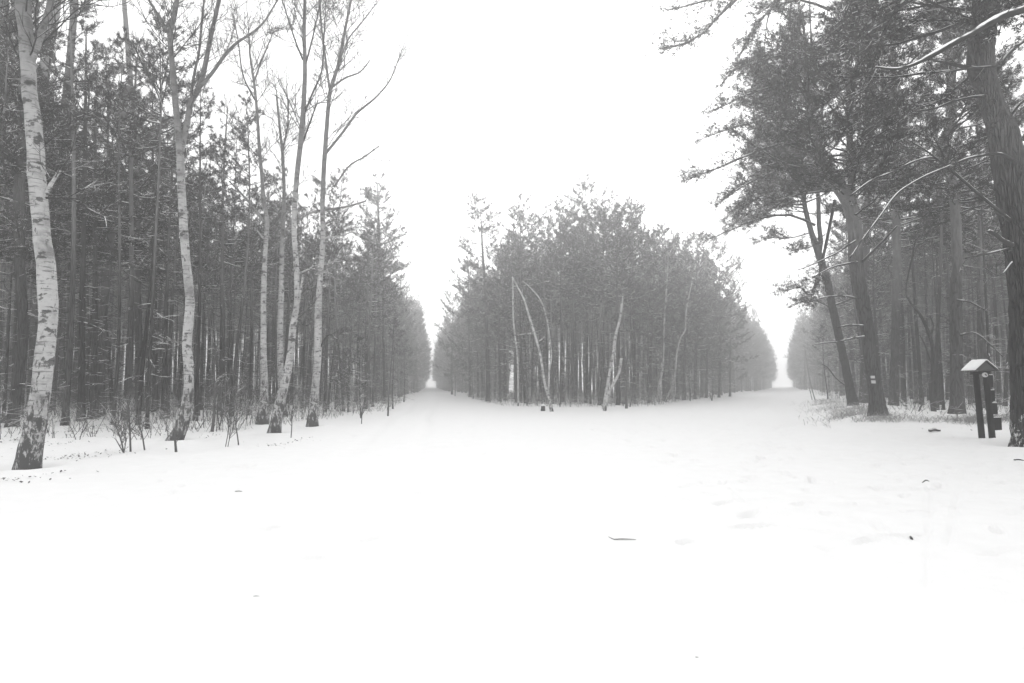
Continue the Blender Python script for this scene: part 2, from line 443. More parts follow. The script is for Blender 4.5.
def snags(wood, T, rng, z0, z1, n, L):
    for _ in range(n):
        z = rng.uniform(z0, z1)
        b = np.array([np.interp(z, T[:, 2], T[:, c]) for c in (0, 1)] + [z])
        l = L * rng.uniform(0.3, 1.2)
        P = limb_pts(b, rng.uniform(0, 2 * PI), rng.normal(0.0, 0.22), l, rng, curve=rng.normal(-0.05, 0.1), n=5, wob=0.12)
        wood.tube(P, np.linspace(0.016, 0.006, 5), 3, cap=False)
        for k in range(rng.randint(1, 5)):
            i = rng.randint(1, 5); e = P[i] + rng.randn(3) * (0.22 * l, 0.22 * l, 0.10 * l)
            wood.sticks([P[i]], [e], 0.008, 0.004)
def trunk_line(H, rng, lean=0.25, n=14):
    s = np.linspace(0, 1, n)
    a, b = rng.randn(2) * lean; c, d = rng.randn(2) * 0.12; ph = rng.uniform(0, 6, 2)
    x = a * s ** 1.5 + c * np.sin(s * 5 + ph[0]) - c * math.sin(ph[0]); y = b * s ** 1.5 + d * np.sin(s * 4 + ph[1]) - d * math.sin(ph[1])
    return np.stack([x, y, s * H - 0.15], -1)
def trunk_rad(T, r0, flare=0.45, top=0.12):
    z = T[:, 2]; h = np.clip((z - z[0]) / (z[-1] - z[0]), 0, 1)
    return r0 * ((1 - h) ** 0.75 * (1 - top) + top) * (1 + flare * np.exp(-np.maximum(z, 0) / 0.22))

def make_pine_proto(kind, seed):
    rng = np.random.RandomState(seed)
    H = {'stand': rng.uniform(15.0, 17.5), 'edge': rng.uniform(13.5, 16.5), 'open': rng.uniform(15.5, 17.5), 'young': rng.uniform(5.0, 8.0)}[kind]
    r0 = {'stand': rng.uniform(0.07, 0.115), 'edge': rng.uniform(0.1, 0.14), 'open': rng.uniform(0.12, 0.15), 'young': 0.055}[kind]
    T = trunk_line(H, rng, 0.35 if kind != 'young' else 0.15)
    tr, wd, nd = MB(), MB(), MB()
    Ts = spline(T, 22); tr.tube(Ts, trunk_rad(Ts, r0), 8, rng=rng, wob=0.03)
    if kind == 'stand':
        crown(wd, nd, T, rng, H * rng.uniform(0.55, 0.66), H * 0.985, rng.uniform(1.3, 2.0), rng.randint(22, 34), shape=0.5, per_m=6.0, m=8, ln=0.18, wd=0.024)
        snags(wd, T, rng, 1.2, H * 0.6, 20, 1.3)
    elif kind == 'edge':
        crown(wd, nd, T, rng, H * 0.16, H * 0.985, rng.uniform(2.0, 2.6), 52, low_el=-0.12, shape=0.6, per_m=5.5, m=8, ln=0.18, wd=0.024)
        snags(wd, T, rng, 0.6, H * 0.4, 26, 1.5)
    elif kind == 'open':
        crown(wd, nd, T, rng, H * 0.40, H * 0.985, 2.3, 32, low_el=-0.1, top_el=0.7, per_m=6.0, m=8, ln=0.18, wd=0.024)
        snags(wd, T, rng, 1.0, H * 0.45, 30, 1.5)
    else:
        crown(wd, nd, T, rng, H * 0.30, H * 0.97, 1.25, 26, low_el=-0.1, top_el=0.6, per_m=6.0, tufts=3, m=7, ln=0.17, wd=0.026)
        snags(wd, T, rng, 0.4, H * 0.6, 26, 1.1)
    return dict(trunk=tr.mesh('pine_trunk', M['bark'], True), limbs=wd.mesh('pine_limbs', M['twig']), crown=nd.mesh('pine_crown', M['needle']), H=H)
PROTO = {k: [make_pine_proto(k, s0 + i) for i in range(n)] for k, s0, n in (('stand', 100, 7), ('edge', 200, 5), ('open', 300, 3), ('young', 400, 4))}

def place_pine(kind, i, x, y, rz, sc, label, group, name='pine_tree', bury=0.0):
    p = PROTO[kind][i % len(PROTO[kind])]
    t = thing(name, label, 'young tree' if kind == 'young' else 'tree', (x, y, float(gz(x, y)) - bury), group, rz)
    t.scale = (sc, sc, sc)
    link('trunk', p['trunk'], t); c = link('crown', p['crown'], t); link('limbs', p['limbs'], c)
    return t

# ---- single trees traced from the photograph: trunk as (px, py, width px) rows, foot first
def traced(rows, d=None, extra=None, drift=0.0):
    """3-D axis and radii of a stem; drift = metres it comes nearer (-) or recedes (+) per metre of height"""
    base = on_ground(rows[0][0], rows[0][1]) if d is None else at(rows[0][0], rows[0][1], d)
    d0 = base[1]; P, R = [], []
    for px, py, w in rows:
        p = at(px, py, d0)
        dd = d0 + drift * max(0, p[2] - base[2]); p = at(px, py, dd)
        P.append(p); R.append(0.5 * w * (dd / ray(px, py)[1]) / F)
    P, R = np.array(P), np.array(R)
    if extra:
        H, rt = extra; v = P[-1] - P[-3]; v = v / np.linalg.norm(v); v = v * 0.6 + np.array((0, 0, 0.6)); v /= np.linalg.norm(v)
        top = P[-1] + v * max(0.5, (H + base[2] - P[-1][2]) / v[2])
        P = np.vstack([P, P[-1] * 0.5 + top * 0.5, top]); R = np.concatenate([R, [(R[-1] + rt) / 2, rt]])
    return base, P, R
def stem_mesh(mb, P, R, base, sides=12, rng=None, flare=0.0, step=0.3, wob=0.03, sink=0.25):
    L = np.linalg.norm(np.diff(P, axis=0), axis=1).sum(); n = max(8, int(L / step))
    Q = spline(np.column_stack([P, R]), n)
    ax, rr = Q[:, :3] - base, np.maximum(Q[:, 3], 0.004)
    rr = rr * (1 + flare * np.exp(-np.maximum(ax[:, 2], 0) / 0.2))
    if sink:
        ax = np.vstack([ax[0] - (ax[1] - ax[0]) / (np.linalg.norm(ax[1] - ax[0]) + 1e-9) * sink, ax]); rr = np.concatenate([[rr[0] * 1.1], rr])
    mb.tube(ax, rr, sides, rng=rng, wob=wob)
    return ax

def twigs(mb, P, r, rng, depth=2, per_m=2.2, ln=0.9, up=0.35, s0=0.3):
    """bare shoots along a limb"""
    P = np.asarray(P); seg = np.linalg.norm(np.diff(P, axis=0), axis=1); L = seg.sum(); cum = np.concatenate([[0], np.cumsum(seg)])
    for _ in range(max(2, int(L * per_m * (1 - s0)))):
        s = rng.uniform(s0, 1.0); q = np.array([np.interp(s * L, cum, P[:, c]) for c in range(3)])
        q2 = np.array([np.interp(min(1, s + 0.06) * L, cum, P[:, c]) for c in range(3)])
        q0 = np.array([np.interp(max(0, s - 0.06) * L, cum, P[:, c]) for c in range(3)])
        t = q2 - q0; t /= np.linalg.norm(t) + 1e-9
        pr = np.cross(t, rng.randn(3)); pr /= np.linalg.norm(pr) + 1e-9; d = t * rng.uniform(0.35, 0.8) + pr * rng.uniform(0.6, 1.0); d[2] += up * 0.6; d /= np.linalg.norm(d)
        l = ln * rng.uniform(0.4, 1.2) * (1.1 - 0.5 * s)
        k = np.linspace(0, 1, 4)[:, None]
        B = q + d * l * k + rng.randn(4, 3) * 0.04 * l * k; B[:, 2] += 0.08 * l * k[:, 0] ** 2
        mb.tube(B, np.linspace(r, r * 0.5, 4), 3, cap=False)
        if depth > 1: twigs(mb, B, r * 0.62, rng, depth - 1, per_m * 1.6, ln * 0.52, up, 0.15)

def birch(label, rows, limbs, seed, name='birch_tree', top=14, group='birches', flare=0.25, d=None, drift=0.0, twig_r=0.0072, tw=1.6, main_extra=True, twig_s0=0.55):
    rng = np.random.RandomState(seed)
    base, P, R = traced(rows, d, (top, 0.012) if main_extra else None, drift)
    t = thing(name, label, 'tree', tuple(base), group)
    tr = MB(); ax = stem_mesh(tr, P, R, base, 12, rng, flare)
    link('trunk', tr.mesh('birch_trunk', M['birch' if main_extra else 'birch_young'], True), t)
    cr = MB()
    if tw: twigs(cr, ax[len(ax) // 3:], twig_r * (2.4 if main_extra else 1), rng, 3 if main_extra else 2, 2.0 * tw, 2.3 if main_extra else 0.9, 0.7, twig_s0 * 0.75)
    axes = [ax + base]
    for lim in limbs:
        ext = lim[0] if isinstance(lim[0], (int, float)) else 0; lim = lim[1:] if ext else lim
        p0 = at(lim[0][0], lim[0][1], base[1]); al = np.concatenate(axes)
        d0 = al[np.argmin(np.hypot(al[:, 0] - p0[0], al[:, 2] - p0[2]))][1]      # start on the stem it grows from
        b2, Pl, Rl = traced(lim, d0, None, 0.0); off = rng.uniform(-0.9, 0.9)
        Pl = np.array([at(q[0], q[1], d0 + off * i / (len(lim) - 1)) for i, q in enumerate(lim)])
        axes.append(spline(Pl, 12))
        if ext: 
            v = Pl[-1] - Pl[-2]; v /= np.linalg.norm(v); Pl = np.vstack([Pl, Pl[-1] + v * ext]); Rl = np.append(Rl, 0.008)
        bm = MB(); la = stem_mesh(bm, Pl, Rl, base, 7, rng, 0, 0.2, 0.02, sink=0.0)
        link('branch', bm.mesh('birch_branch', M['birch'] if Rl[0] > 0.035 else M['btwig'], True), t)
        twigs(cr, la, twig_r * 1.5, rng, 3, 2.8 * max(tw, 0.5), 1.15, 0.4, 0.15)
    if cr.n: link('crown', cr.mesh('birch_crown', M['btwig']), t)
    return t

# ------------------------------------------------------------------ birches on the left
GB = 'birches along the left edge of the clearing'
birch('thick pale birch nearest the left frame edge with dark cracked foot',
      [(27.5, 469, 22), (31, 447, 20.5), (36, 420, 19), (41, 390, 17.5), (44, 360, 17), (47, 333, 16), (48.5, 310, 16.5), (46, 267, 16.5), (42.5, 244, 15.5), (41, 220, 14.5),
       (38.5, 197, 15), (36.5, 173, 15), (35.5, 150, 15), (33, 117, 14), (29.5, 94, 13), (28.5, 70, 13), (26.5, 47, 13), (25, 23, 13), (22.5, 0, 13)],
      [[1.5, (31, 62, 7), (38, 42, 7), (44, 25, 6), (50, 5, 6), (55, -20, 5)], [(45, 197, 4), (50, 186, 4), (55, 178, 3), (60, 170, 3)], [(46, 198, 2), (62, 198, 1.6), (80, 199, 1.2)]],
      11, top=13, group=GB, flare=0.12)
birch('forked birch with curved foot, second from the left of the pale trunks',
      [(174.5, 441, 15), (180, 430, 12.5), (184, 417, 12), (188, 394, 9.5), (189, 370, 9), (187, 347, 9), (188.5, 323, 9), (190, 300, 8.5), (187, 270, 8), (184.5, 240, 8), (182.5, 210, 7.5), (181, 175, 7.5), (180, 150, 7), (177, 120, 6), (174.5, 90, 5.5), (171.5, 55, 5), (170, 35, 5), (173, 20, 5), (177, 0, 4.5)],
      [[3, (181, 152, 6), (186, 128, 5.5), (191, 102, 5.5), (198, 90, 5.5), (204, 70, 5), (209, 45, 4.5), (214, 22, 4), (219, 0, 4)],
       [1.5, (198, 89, 4), (212, 73, 3.5), (225, 55, 3.2), (238, 42, 2.8), (252, 33, 2.4), (264, 22, 2), (274, 6, 1.6)],
       [2, (191, 96, 3), (194, 75, 2.6), (199, 52, 2.4), (201, 30, 2.4), (204, 0, 2)],
       [1, (169, 34, 3.2), (161, 20, 2.8), (150, 2, 2.4)], [(181, 118, 2), (166, 115, 1.8), (157, 92, 1.8), (143, 65, 1.6), (133, 44, 1.3)]],
      12, top=14.5, group=GB, twig_s0=0.8, flare=0.1)
birch('slim kinked birch with black foot, left of the crossing birch pair',
      [(262, 425, 11), (264, 397, 8), (264, 374, 7), (263.5, 350, 6), (263.5, 303, 5.5), (264, 280, 5), (265, 257, 4.5), (266.5, 232, 4.5), (267, 220, 4.5), (263.5, 198, 4), (262, 177, 3.5), (259.5, 150, 3.2), (257, 112, 2.8), (254, 82, 2.4), (250, 55, 2)],
      [[(264, 222, 3), (252, 206, 2.4), (240, 192, 2), (229, 181, 1.4)], [1, (254, 82, 2), (261, 62, 1.6), (268, 45, 1.4)], [(255, 100, 1.8), (243, 75, 1.4), (238, 40, 1.2), (233, 15, 1)], [(265, 240, 2), (255, 228, 1.5)]], 13, top=15, group=GB)
birch('upright birch partly hidden behind the leaning one of the crossing pair',
      [(284, 417, 7.5), (281, 385, 6.5), (280, 350, 5.8), (280.5, 315, 5.5), (281.5, 280, 5), (282, 250, 4.5), (283, 225, 4), (284, 190, 3.4), (283, 160, 3), (280, 130, 2.4), (277, 100, 2)],
      [[(283, 236, 2.6), (288, 226, 2), (292, 220, 1.6)], [1, (283, 150, 1.8), (288, 120, 1.5), (287, 90, 1.2)]], 14, top=14.5, group=GB)
birch('leaning birch of the crossing pair, dark foot, tall straight grey top',
      [(274, 434, 11.5), (281, 397, 10), (287, 374, 8), (291, 350, 7), (293, 327, 6.5), (297, 300, 5.5), (296, 262, 5), (294, 225, 5), (297, 175, 5), (301, 140, 5), (304, 97, 4.5), (305, 64, 4), (304, 32, 3.6), (305, 0, 3.2)],
      [[(293, 330, 3.5), (297, 310, 3), (301, 288, 2.6), (303, 275, 2.2)], [2, (305, 112, 2.2), (313, 92, 1.8), (322, 70, 1.6), (324, 35, 1.4)], [1.5, (303, 60, 2), (295, 40, 1.6), (286, 12, 1.3)], [1.5, (304, 70, 2), (312, 40, 1.6), (320, 5, 1.3)], [(300, 150, 2), (309, 125, 1.7), (318, 100, 1.4)]],
      15, top=16.5, group=GB, tw=1.6)
birch('rightmost tall birch of the left group with wide bare side limbs',
      [(312, 427, 10.5), (314.5, 397, 8.5), (316.5, 374, 7.5), (318, 350, 7), (318, 327, 7), (318.5, 303, 6.2), (320, 280, 5), (322, 258, 5), (323, 235, 5), (322.5, 210, 4.8), (323.5, 175, 4.6), (325, 152, 4.6), (327, 125, 4.2), (330, 92, 3.8), (338, 66, 3.4), (343, 40, 3), (348, 15, 2.6), (351, 0, 2.4)],
      [[1, (326, 153, 3), (343, 132, 2.6), (357, 113, 2.4), (375, 98, 2), (390, 80, 1.6), (400, 55, 1.1)], [(334, 187, 2), (349, 166, 1.8), (364, 157, 1.5), (379, 146, 1.1)],
       [1.5, (330, 92, 2.6), (327, 70, 2.2), (323, 40, 2), (319, 0, 1.8)], [(331, 88, 2.2), (345, 78, 2), (360, 72, 1.6), (370, 60, 1.2)], [1.5, (338, 66, 2), (348, 40, 1.6), (362, 22, 1.4)],
       [(306, 214, 2.6), (322, 210, 2.4), (345, 207, 2.2), (366, 201, 1.6)], [(323, 238, 2), (340, 236, 1.6), (352, 232, 1.2)], [(318, 352, 1.8), (328, 335, 1.4), (338, 340, 1.2)], [(296, 275, 2), (316, 266, 1.8), (332, 262, 1.6), (350, 250, 1.2)]],
      16, top=16.5, group=GB, tw=1.6)

# thin pale birches leaning about in front of the middle stand
GM = 'thin birches in front of the middle stand'
def thin_birch(label, rows, seed, limbs=(), name='birch_tree', **k):
    rows = [(a + 0.5 * math.sin(b * 0.21 + seed), b, w * 0.7) for a, b, w in rows]
    return birch(label, rows, list(limbs), seed, name=name, group=GM, main_extra=False, tw=k.pop('tw', 0.35), twig_r=0.01, **k)
thin_birch('thin wavy birch left of the long leaning one at the middle stand', [(518, 406, 2.4), (518, 376, 2.4), (517.5, 352, 2.2), (514.5, 336, 2.2), (513, 315, 2), (513.5, 292, 1.8), (512, 276, 1.4)], 31)
thin_birch('long pale birch leaning left in front of the middle stand', [(552, 411.5, 5), (549, 399, 4), (545, 383, 3.6), (540.5, 356, 3.4), (534.5, 335, 3.2), (529, 315, 3), (524, 300, 2.6), (518, 287, 2), (512, 277, 1.4)], 32, [[(531, 333, 1.6), (524, 334, 1.4), (517, 335, 1)], [(539, 341, 1.6), (545, 337, 1.4)]])
thin_birch('thin birch stem arched over, beside the long leaning birch', [(549, 404, 2.2), (549, 376, 2.2), (551, 357, 2), (549.5, 336, 2), (546.5, 316, 1.8), (540, 300, 1.8), (531, 288, 1.6), (523, 281, 1.2)], 33)
thin_birch('leaning birch with broken snow-topped end in the middle stand', [(603.5, 409, 5), (606, 396, 4.4), (610, 373, 4), (613, 352, 4), (616, 336, 3.8), (620, 318, 3.6), (622, 306, 3), (622.5, 296, 1.6)], 34)
thin_birch('short broken birch stub bending right at the middle stand', [(604, 411, 4.6), (608, 397, 4), (613, 384, 4), (619, 373, 3.8), (621, 364, 3.8), (621.5, 358, 4)], 35, tw=0)
thin_birch('birch bowed to the left, next right of the broken stub', [(646.5, 398, 2.8), (645, 386, 2.6), (642.5, 368, 2.6), (641, 345, 2.4), (640, 331, 2.4), (637.5, 308, 2), (636, 285, 1.8), (633, 262, 1.2)], 36, [[(639, 350, 1.4), (636, 362, 1.2), (635, 372, 1)]])
thin_birch('straightest tall thin birch on the right of the middle stand', [(658, 402, 4), (659, 387, 3.2), (662, 370, 2.8), (663.5, 345, 2.6), (664.5, 320, 2.6), (666, 300, 2.4), (667.5, 270, 2), (668.5, 240, 1.4)], 37)
thin_birch('snaking thin birch bending right, rightmost at the middle stand', [(665.5, 402, 2.6), (669, 392, 2.4), (675, 380, 2.4), (677.5, 352, 2.3), (680, 338, 2.3), (685, 330, 2.2), (686, 315, 2), (688, 300, 1.8), (692, 281, 1.2)], 38)
thin_birch('straight slender pale stem just behind the snaking birch', [(672, 398, 2), (677, 350, 1.8), (679, 320, 1.6), (679, 280, 1.2)], 39)

# ------------------------------------------------------------------ the old pines on the right
def hero_pine(label, rows, seed, H, crown_kw=(), snag=None, d=None, drift=0.0, mat='bark', sides=14, group=None, flare=0.2, boughs=(), stems=(), limbs=(), name='pine_tree', rt=0.03, fine=True):
    """rows: trunk trace; stems: extra forks; limbs: traced bare branches (each its own part); boughs: traced foliage limbs"""
    rng = np.random.RandomState(seed)
    base, P, R = traced(rows, d, (H, rt) if H else None, drift)
    t = thing(name, label, 'tree', tuple(base), group)
    mb = MB(); ax = stem_mesh(mb, P, R, base, sides, rng, flare, 0.22, 0.035)
    for st in stems:
        ext = st[0] if isinstance(st[0], (int, float)) else None; st = st[1:] if ext else st
        _, Ps, Rs = traced(st, base[1] + drift * 6, (ext, 0.03) if ext else None)
        sa = stem_mesh(mb, Ps, Rs, base, 9, rng, 0, 0.25, 0.03, sink=0)
    link('trunk', mb.mesh('old_pine_trunk', M[mat], True), t)
    wd, nd = MB(), MB()
    fk = dict(m=8, ln=0.15, wd=0.0205, per_m=11, tufts=7) if fine else dict(m=12, ln=0.18, wd=0.028, per_m=6)
    for ck in crown_kw:
        ck = dict(ck); src = ck.pop('axis', None)
        T = ax if src is None else np.array([at(a, b, base[1]) - base for a, b in src])
        kw = dict(fk); kw.update(ck); z0 = kw.pop('z0'); z1 = kw.pop('z1'); RR = kw.pop('R'); nb = kw.pop('n')
        crown(wd, nd, T, rng, z0, z1, RR, nb, **kw)
    for b in boughs:
        dy0, dy1, pts = b[0], b[1], b[2:]
        Q = np.array([at(px, py, base[1] + dy0 + (dy1 - dy0) * i / (len(pts) - 1)) for i, (px, py) in enumerate(pts)]) - base
        Q = spline(Q, 9); L = np.linalg.norm(np.diff(Q, axis=0), axis=1).sum()
        bough(wd, nd, Q, 0.012 + 0.011 * L, rng, let=0.66, bare=0.28, **fk)
        for _ in range(2 if pts[-1][0] > 690 else 0):           # side limbs of the bough
            i0 = rng.randint(2, 5); e = Q[min(7, i0 + 3)] + np.clip(rng.randn(3), -1.3, 1.3) * (0.18 * L, 0.22 * L, 0.10 * L)
            S = spline(np.array([Q[i0], Q[i0] * 0.5 + e * 0.5 + (0, 0, 0.05 * L), e]), 6)
            bough(wd, nd, S, 0.008 + 0.006 * L, rng, let=0.6, bare=0.2, **fk)
    if snag: snags(wd, ax, rng, *snag)
    if nd.n:
        c = link('crown', nd.mesh('old_pine_crown', M['needle_old' if fine else 'needle']), t)
        if wd.n: link('limbs', wd.mesh('old_pine_limbs', M['twig']), c)
    elif wd.n: link('limbs', wd.mesh('old_pine_limbs', M['twig']), t)
    for lb in limbs:
        dy0, dy1, snow, pts = lb[0], lb[1], lb[2], lb[3:]
        n = len(pts)
        Q = np.array([at(px, py, base[1] + dy0 + (dy1 - dy0) * i / (n - 1)) for i, (px, py, w) in enumerate(pts)]) - base
        W = np.array([0.42 * w * (base[1] + dy0 + (dy1 - dy0) * i / (n - 1)) / F for i, (px, py, w) in enumerate(pts)])
        S = spline(np.column_stack([Q, W]), n * 4)
        b = MB(); b.tube(S[:, :3], S[:, 3], 7, rng=rng, wob=0.04)
        bo = link('branch', b.mesh('old_pine_branch', M['bare'], True), t)
        if snow:
            s = MB(); off = S[:, :3].copy(); off[:, 2] += S[:, 3] * 0.72
            br = np.clip(1.5 * np.sin(np.arange(len(S)) * rng.uniform(0.5, 0.9) + rng.uniform(0, 6)) + rng.normal(0.75, 0.35, len(S)), 0.0, 1.0)
            s.tube(off, S[:, 3] * snow * (0.9 if W[0] > 0.1 else 0.72) * (0.15 + 0.85 * br) * (0.85 + 0.25 * rng.rand(len(S))), 6)
            link('snow_strip', s.mesh('snow_strip', M['cap'], True), bo)
        if S[0, 3] > 0.0:
            tw = MB(); twigs(tw, S[:, :3], 0.008, rng, 2, 2.2, 0.6, 0.1, 0.2)
            if tw.n: link('twigs', tw.mesh('branch_twigs', M['bare']), bo)
    return t

GR = 'old pines on the right edge'
# the thick pine at the right frame edge
hero_pine('massive dark pine at the right frame edge, snow caught in its bark beside the signpost',
    [(1037, 447, 42), (1034, 400, 37), (1030, 340, 33), (1027.5, 300, 30), (1020.5, 242, 28), (1012.5, 205, 25), (1007, 155, 27), (1002, 130, 25), (995, 113, 21), (988, 90, 20), (982, 72, 23), (981, 51, 23), (984, 30, 21), (986, 0, 22)],
    41, 17, [dict(z0=9.3, z1=16.8, R=4.6, n=40, low_el=0.05, az_bias=2.6)], mat='bark_near', sides=22, group=GR, flare=0.1, rt=0.06,
    boughs=[(0.3, -1.0, (985, -25), (950, -35), (915, -8), (878, 24), (857, 45), (838, 57)), (0.2, 1.2, (985, -10), (940, -20), (895, 5), (860, 30), (830, 34)),
            (0, -2, (985, -60), (1010, -40), (1030, -10), (1045, 20)), (0.4, 2.0, (984, 10), (1005, -5), (1025, 10), (1040, 40))],
    limbs=[(-0.5, -2.0, 0.55, (1012, 160, 5), (1000, 154, 4.2), (984, 155, 3.6), (966, 159, 3.2), (947, 167, 3), (925, 176, 2.6), (904, 188, 2.3), (893, 198, 2.1), (880, 216, 1.9), (862, 240, 1.6), (850, 258, 1.2)),
           (-0.3, -1.4, 0.5, (1010, 220, 4.6), (999, 211, 4), (974, 190, 3.6), (950, 169, 3.4), (935, 158, 3), (915, 161, 2.7), (892, 172, 2.4), (870, 181, 2.2), (850, 196, 1.6)),
           (-1.2, -1.6, 0, (940, 161, 2.6), (925, 150, 2), (910, 141, 1.4)),
           (-0.3, -0.8, 0.8, (1012, 245, 6), (1004, 241, 5), (996, 235, 4.6), (989, 231, 4)),
           (-0.3, -0.8, 0.5, (1010, 248, 3.2), (990, 253, 2.4), (965, 258, 1.4)),
           (-0.3, 0.8, 0.3, (985, 96, 4), (972, 97, 3.4), (951, 102, 2.8), (936, 108, 2.2), (917, 111, 1.4)),
           (-0.3, -0.8, 0.3, (984, 70, 6), (965, 67, 5), (947, 63, 3.6), (928, 59, 2)),
           (-0.4, -0.8, 0.3, (1000, 66, 2.4), (984, 67, 2.4), (962, 69, 2), (938, 74, 1.4)),
           (0.2, 0.6, 0.3, (986, 90, 6), (997, 72, 5), (1008, 54, 4.4), (1026, 40, 4), (1050, 28, 3)),
           (0.2, -0.4, 0.6, (998, 120, 4), (1008, 118, 3.4), (1021, 103, 3), (1034, 95, 2)),
           (-0.3, -0.6, 0.5, (1012, 262, 2), (1000, 275, 1.6), (985, 268, 1.2))])
# pine just outside the frame whose snowy limb hangs into view
hero_pine('pine beyond the right frame edge whose thick snow-laden bare limb reaches into the picture',
    [(1185, 482, 46), (1170, 300, 36), (1150, 100, 32), (1140, -60, 28), (1130, -200, 24)], 42, 14, [dict(z0=9.5, z1=13.5, R=2.6, n=16)], mat='bark_near', sides=16, rt=0.06,
    limbs=[(0, -1.5, 0.85, (1146, -10, 16), (1100, -14, 13), (1060, -5, 11), (1024, 9, 9.5), (1000, 18, 8.5), (980, 29, 7.8), (960, 40, 7), (940, 51, 6.2), (917, 63, 5), (897, 69, 3.6), (876, 67, 2))])
# the leaning pair by the ride
hero_pine('big leaning pine with a white trail blaze at the mouth of the right ride',
    [(878.5, 416, 17), (876, 392, 13.5), (872.5, 372, 12.8), (870, 351, 12.6), (867.5, 331, 12.6), (864, 310, 12.8), (860, 290, 13), (856, 262, 13.5), (854.5, 228, 13.5), (849, 203, 13.5), (839, 186, 13.5), (829, 172, 12), (820, 150, 10), (813, 125, 8), (808, 95, 6.5), (806, 60, 5.5)],
    43, 15.5, [dict(z0=8.2, z1=15.2, R=3.7, n=70, low_el=0.0, az_bias=PI),
               dict(z0=7.6, z1=16.5, R=3.8, n=62, low_el=0.0, axis=[(853, 215), (850, 120), (848, 40), (846, -80), (845, -140)])], group=GR,
    stems=[[16.5, (853, 214, 8), (852, 190, 7), (850, 150, 6.4), (849, 100, 6), (848, 40, 5)]],
    boughs=[(0, -2.0, (846, -60), (800, -45), (760, -18), (735, 0), (712, 22), (695, 40), (660, 49)), (0, -1.5, (846, -40), (790, -40), (745, -15), (700, 2), (668, 10)),
            (0, -1, (830, 10), (800, 0), (770, 10), (752, 32), (742, 52)), (0, 1, (826, 50), (795, 42), (765, 55), (735, 70), (722, 84)), (0, -1, (820, 100), (790, 85), (760, 90), (735, 100), (710, 113)),
            (0, 1.5, (822, 130), (790, 118), (755, 122), (725, 130), (699, 140)), (0, -0.5, (825, 155), (795, 142), (760, 150), (725, 165), (686, 180)), (0, 1.5, (830, 172), (800, 165), (765, 175), (740, 188), (716, 205)),
            (0, -1.5, (815, 70), (785, 55), (760, 62), (742, 66)), (0, 1, (840, 190), (815, 192), (790, 196), (765, 205), (745, 214)),
            (0, -2, (806, 40), (785, 15), (772, 5), (760, 12)), (0, 2, (808, 60), (835, 40), (860, 45), (880, 60)), (0, -2, (820, 120), (850, 100), (880, 100), (900, 115)), (0, -2, (845, 120), (870, 110), (890, 130), (905, 150)),
            (0, -1, (848, 60), (875, 40), (900, 40), (915, 55)), (0, 1, (850, 150), (830, 130), (812, 128), (790, 145))],
    limbs=[(0, -0.8, 0.6, (862, 300, 3), (845, 296, 2.2), (825, 297, 1.6), (806, 303, 1)), (0, -0.8, 0.7, (866, 326, 3), (852, 325, 2.4), (838, 327, 1.8)), (0, -0.8, 0.6, (868, 336, 2.8), (853, 338, 2.2), (841, 341, 1.5)),
           (-0.2, -1.2, 0.6, (862, 262, 3.4), (872, 252, 3), (884, 240, 2.6), (897, 226, 2)), (-0.2, -1.2, 0.5, (858, 262, 3), (845, 264, 2.4), (830, 268, 1.8), (812, 278, 1.2)), (-0.2, -1, 0.5, (856, 240, 2.4), (838, 252, 2), (818, 262, 1.6), (798, 270, 1))])
R3_AX_L = [(818, 250), (811, 231), (805, 207), (803, 188), (800, 167), (797, 130)]
hero_pine('leaning double-stemmed pine left of the blazed pine at the ride',
    [(853, 405, 10), (849, 384, 8.2), (844.5, 362, 7.4), (840, 341, 7.4), (835.5, 321, 7.4), (831, 300, 7), (827, 280, 7), (822, 264, 7), (817, 249, 6.6), (811, 231, 5), (805, 207, 4.4), (803, 188, 4), (800.5, 167, 3.6)],
    44, 18.5, [dict(z0=10.5, z1=18.0, R=3.6, n=84, low_el=0.05, az_bias=PI)], group=GR,
    stems=[[17.5, (819, 254, 4.6), (820.5, 242, 4.4), (819, 224, 4.2), (818, 196, 3.8), (816.5, 172, 3.4)]],
    boughs=[(0, -1, (815, 225), (790, 215), (760, 218), (735, 228), (707, 240)), (0, 1, (812, 232), (790, 238), (770, 238), (758, 242)), (0, -1, (822, 245), (805, 248), (790, 252)), (0, 0.5, (806, 200), (780, 190), (755, 192), (725, 219)), (0, 1, (805, 205), (785, 205), (765, 212), (748, 226)),
            (0, -1, (835, 200), (815, 290), (800, 287), (784, 291)), (0, 1.5, (838, 312), (822, 303), (806, 301), (792, 306))],
    limbs=[(0, -0.8, 0.6, (838, 342, 2), (822, 343, 1.6), (812, 345, 1)), (0, -0.6, 0.3, (845, 385, 2.2), (836, 378, 1.8), (828, 368, 1.4), (822, 364, 1)), (0, -0.5, 0.6, (832, 306, 2.4), (848, 300, 2), (862, 294, 1.6))])
hero_pine('dark pine half hidden behind the blazed pine', [(863.5, 403, 9), (865, 370, 8), (866, 330, 7.4), (865, 290, 7), (866, 240, 6.4), (868, 180, 5.5), (869, 120, 4.5)], 45, 17, [dict(z0=11, z1=16.8, R=2.4, n=30)], (1.5, 10, 24, 1.2), group=GR, fine=False)
hero_pine('straight pine right of the blazed pine, before the twisted sapling', [(893.5, 406, 9), (894.5, 370, 8), (896, 315, 7.8), (897, 270, 7.6), (896.5, 220, 7.4), (895, 170, 7), (894, 100, 6), (893, 40, 5)], 46, 17.5, [dict(z0=8, z1=17, R=3.1, n=60)], (1.5, 9, 22, 1.4), group=GR)
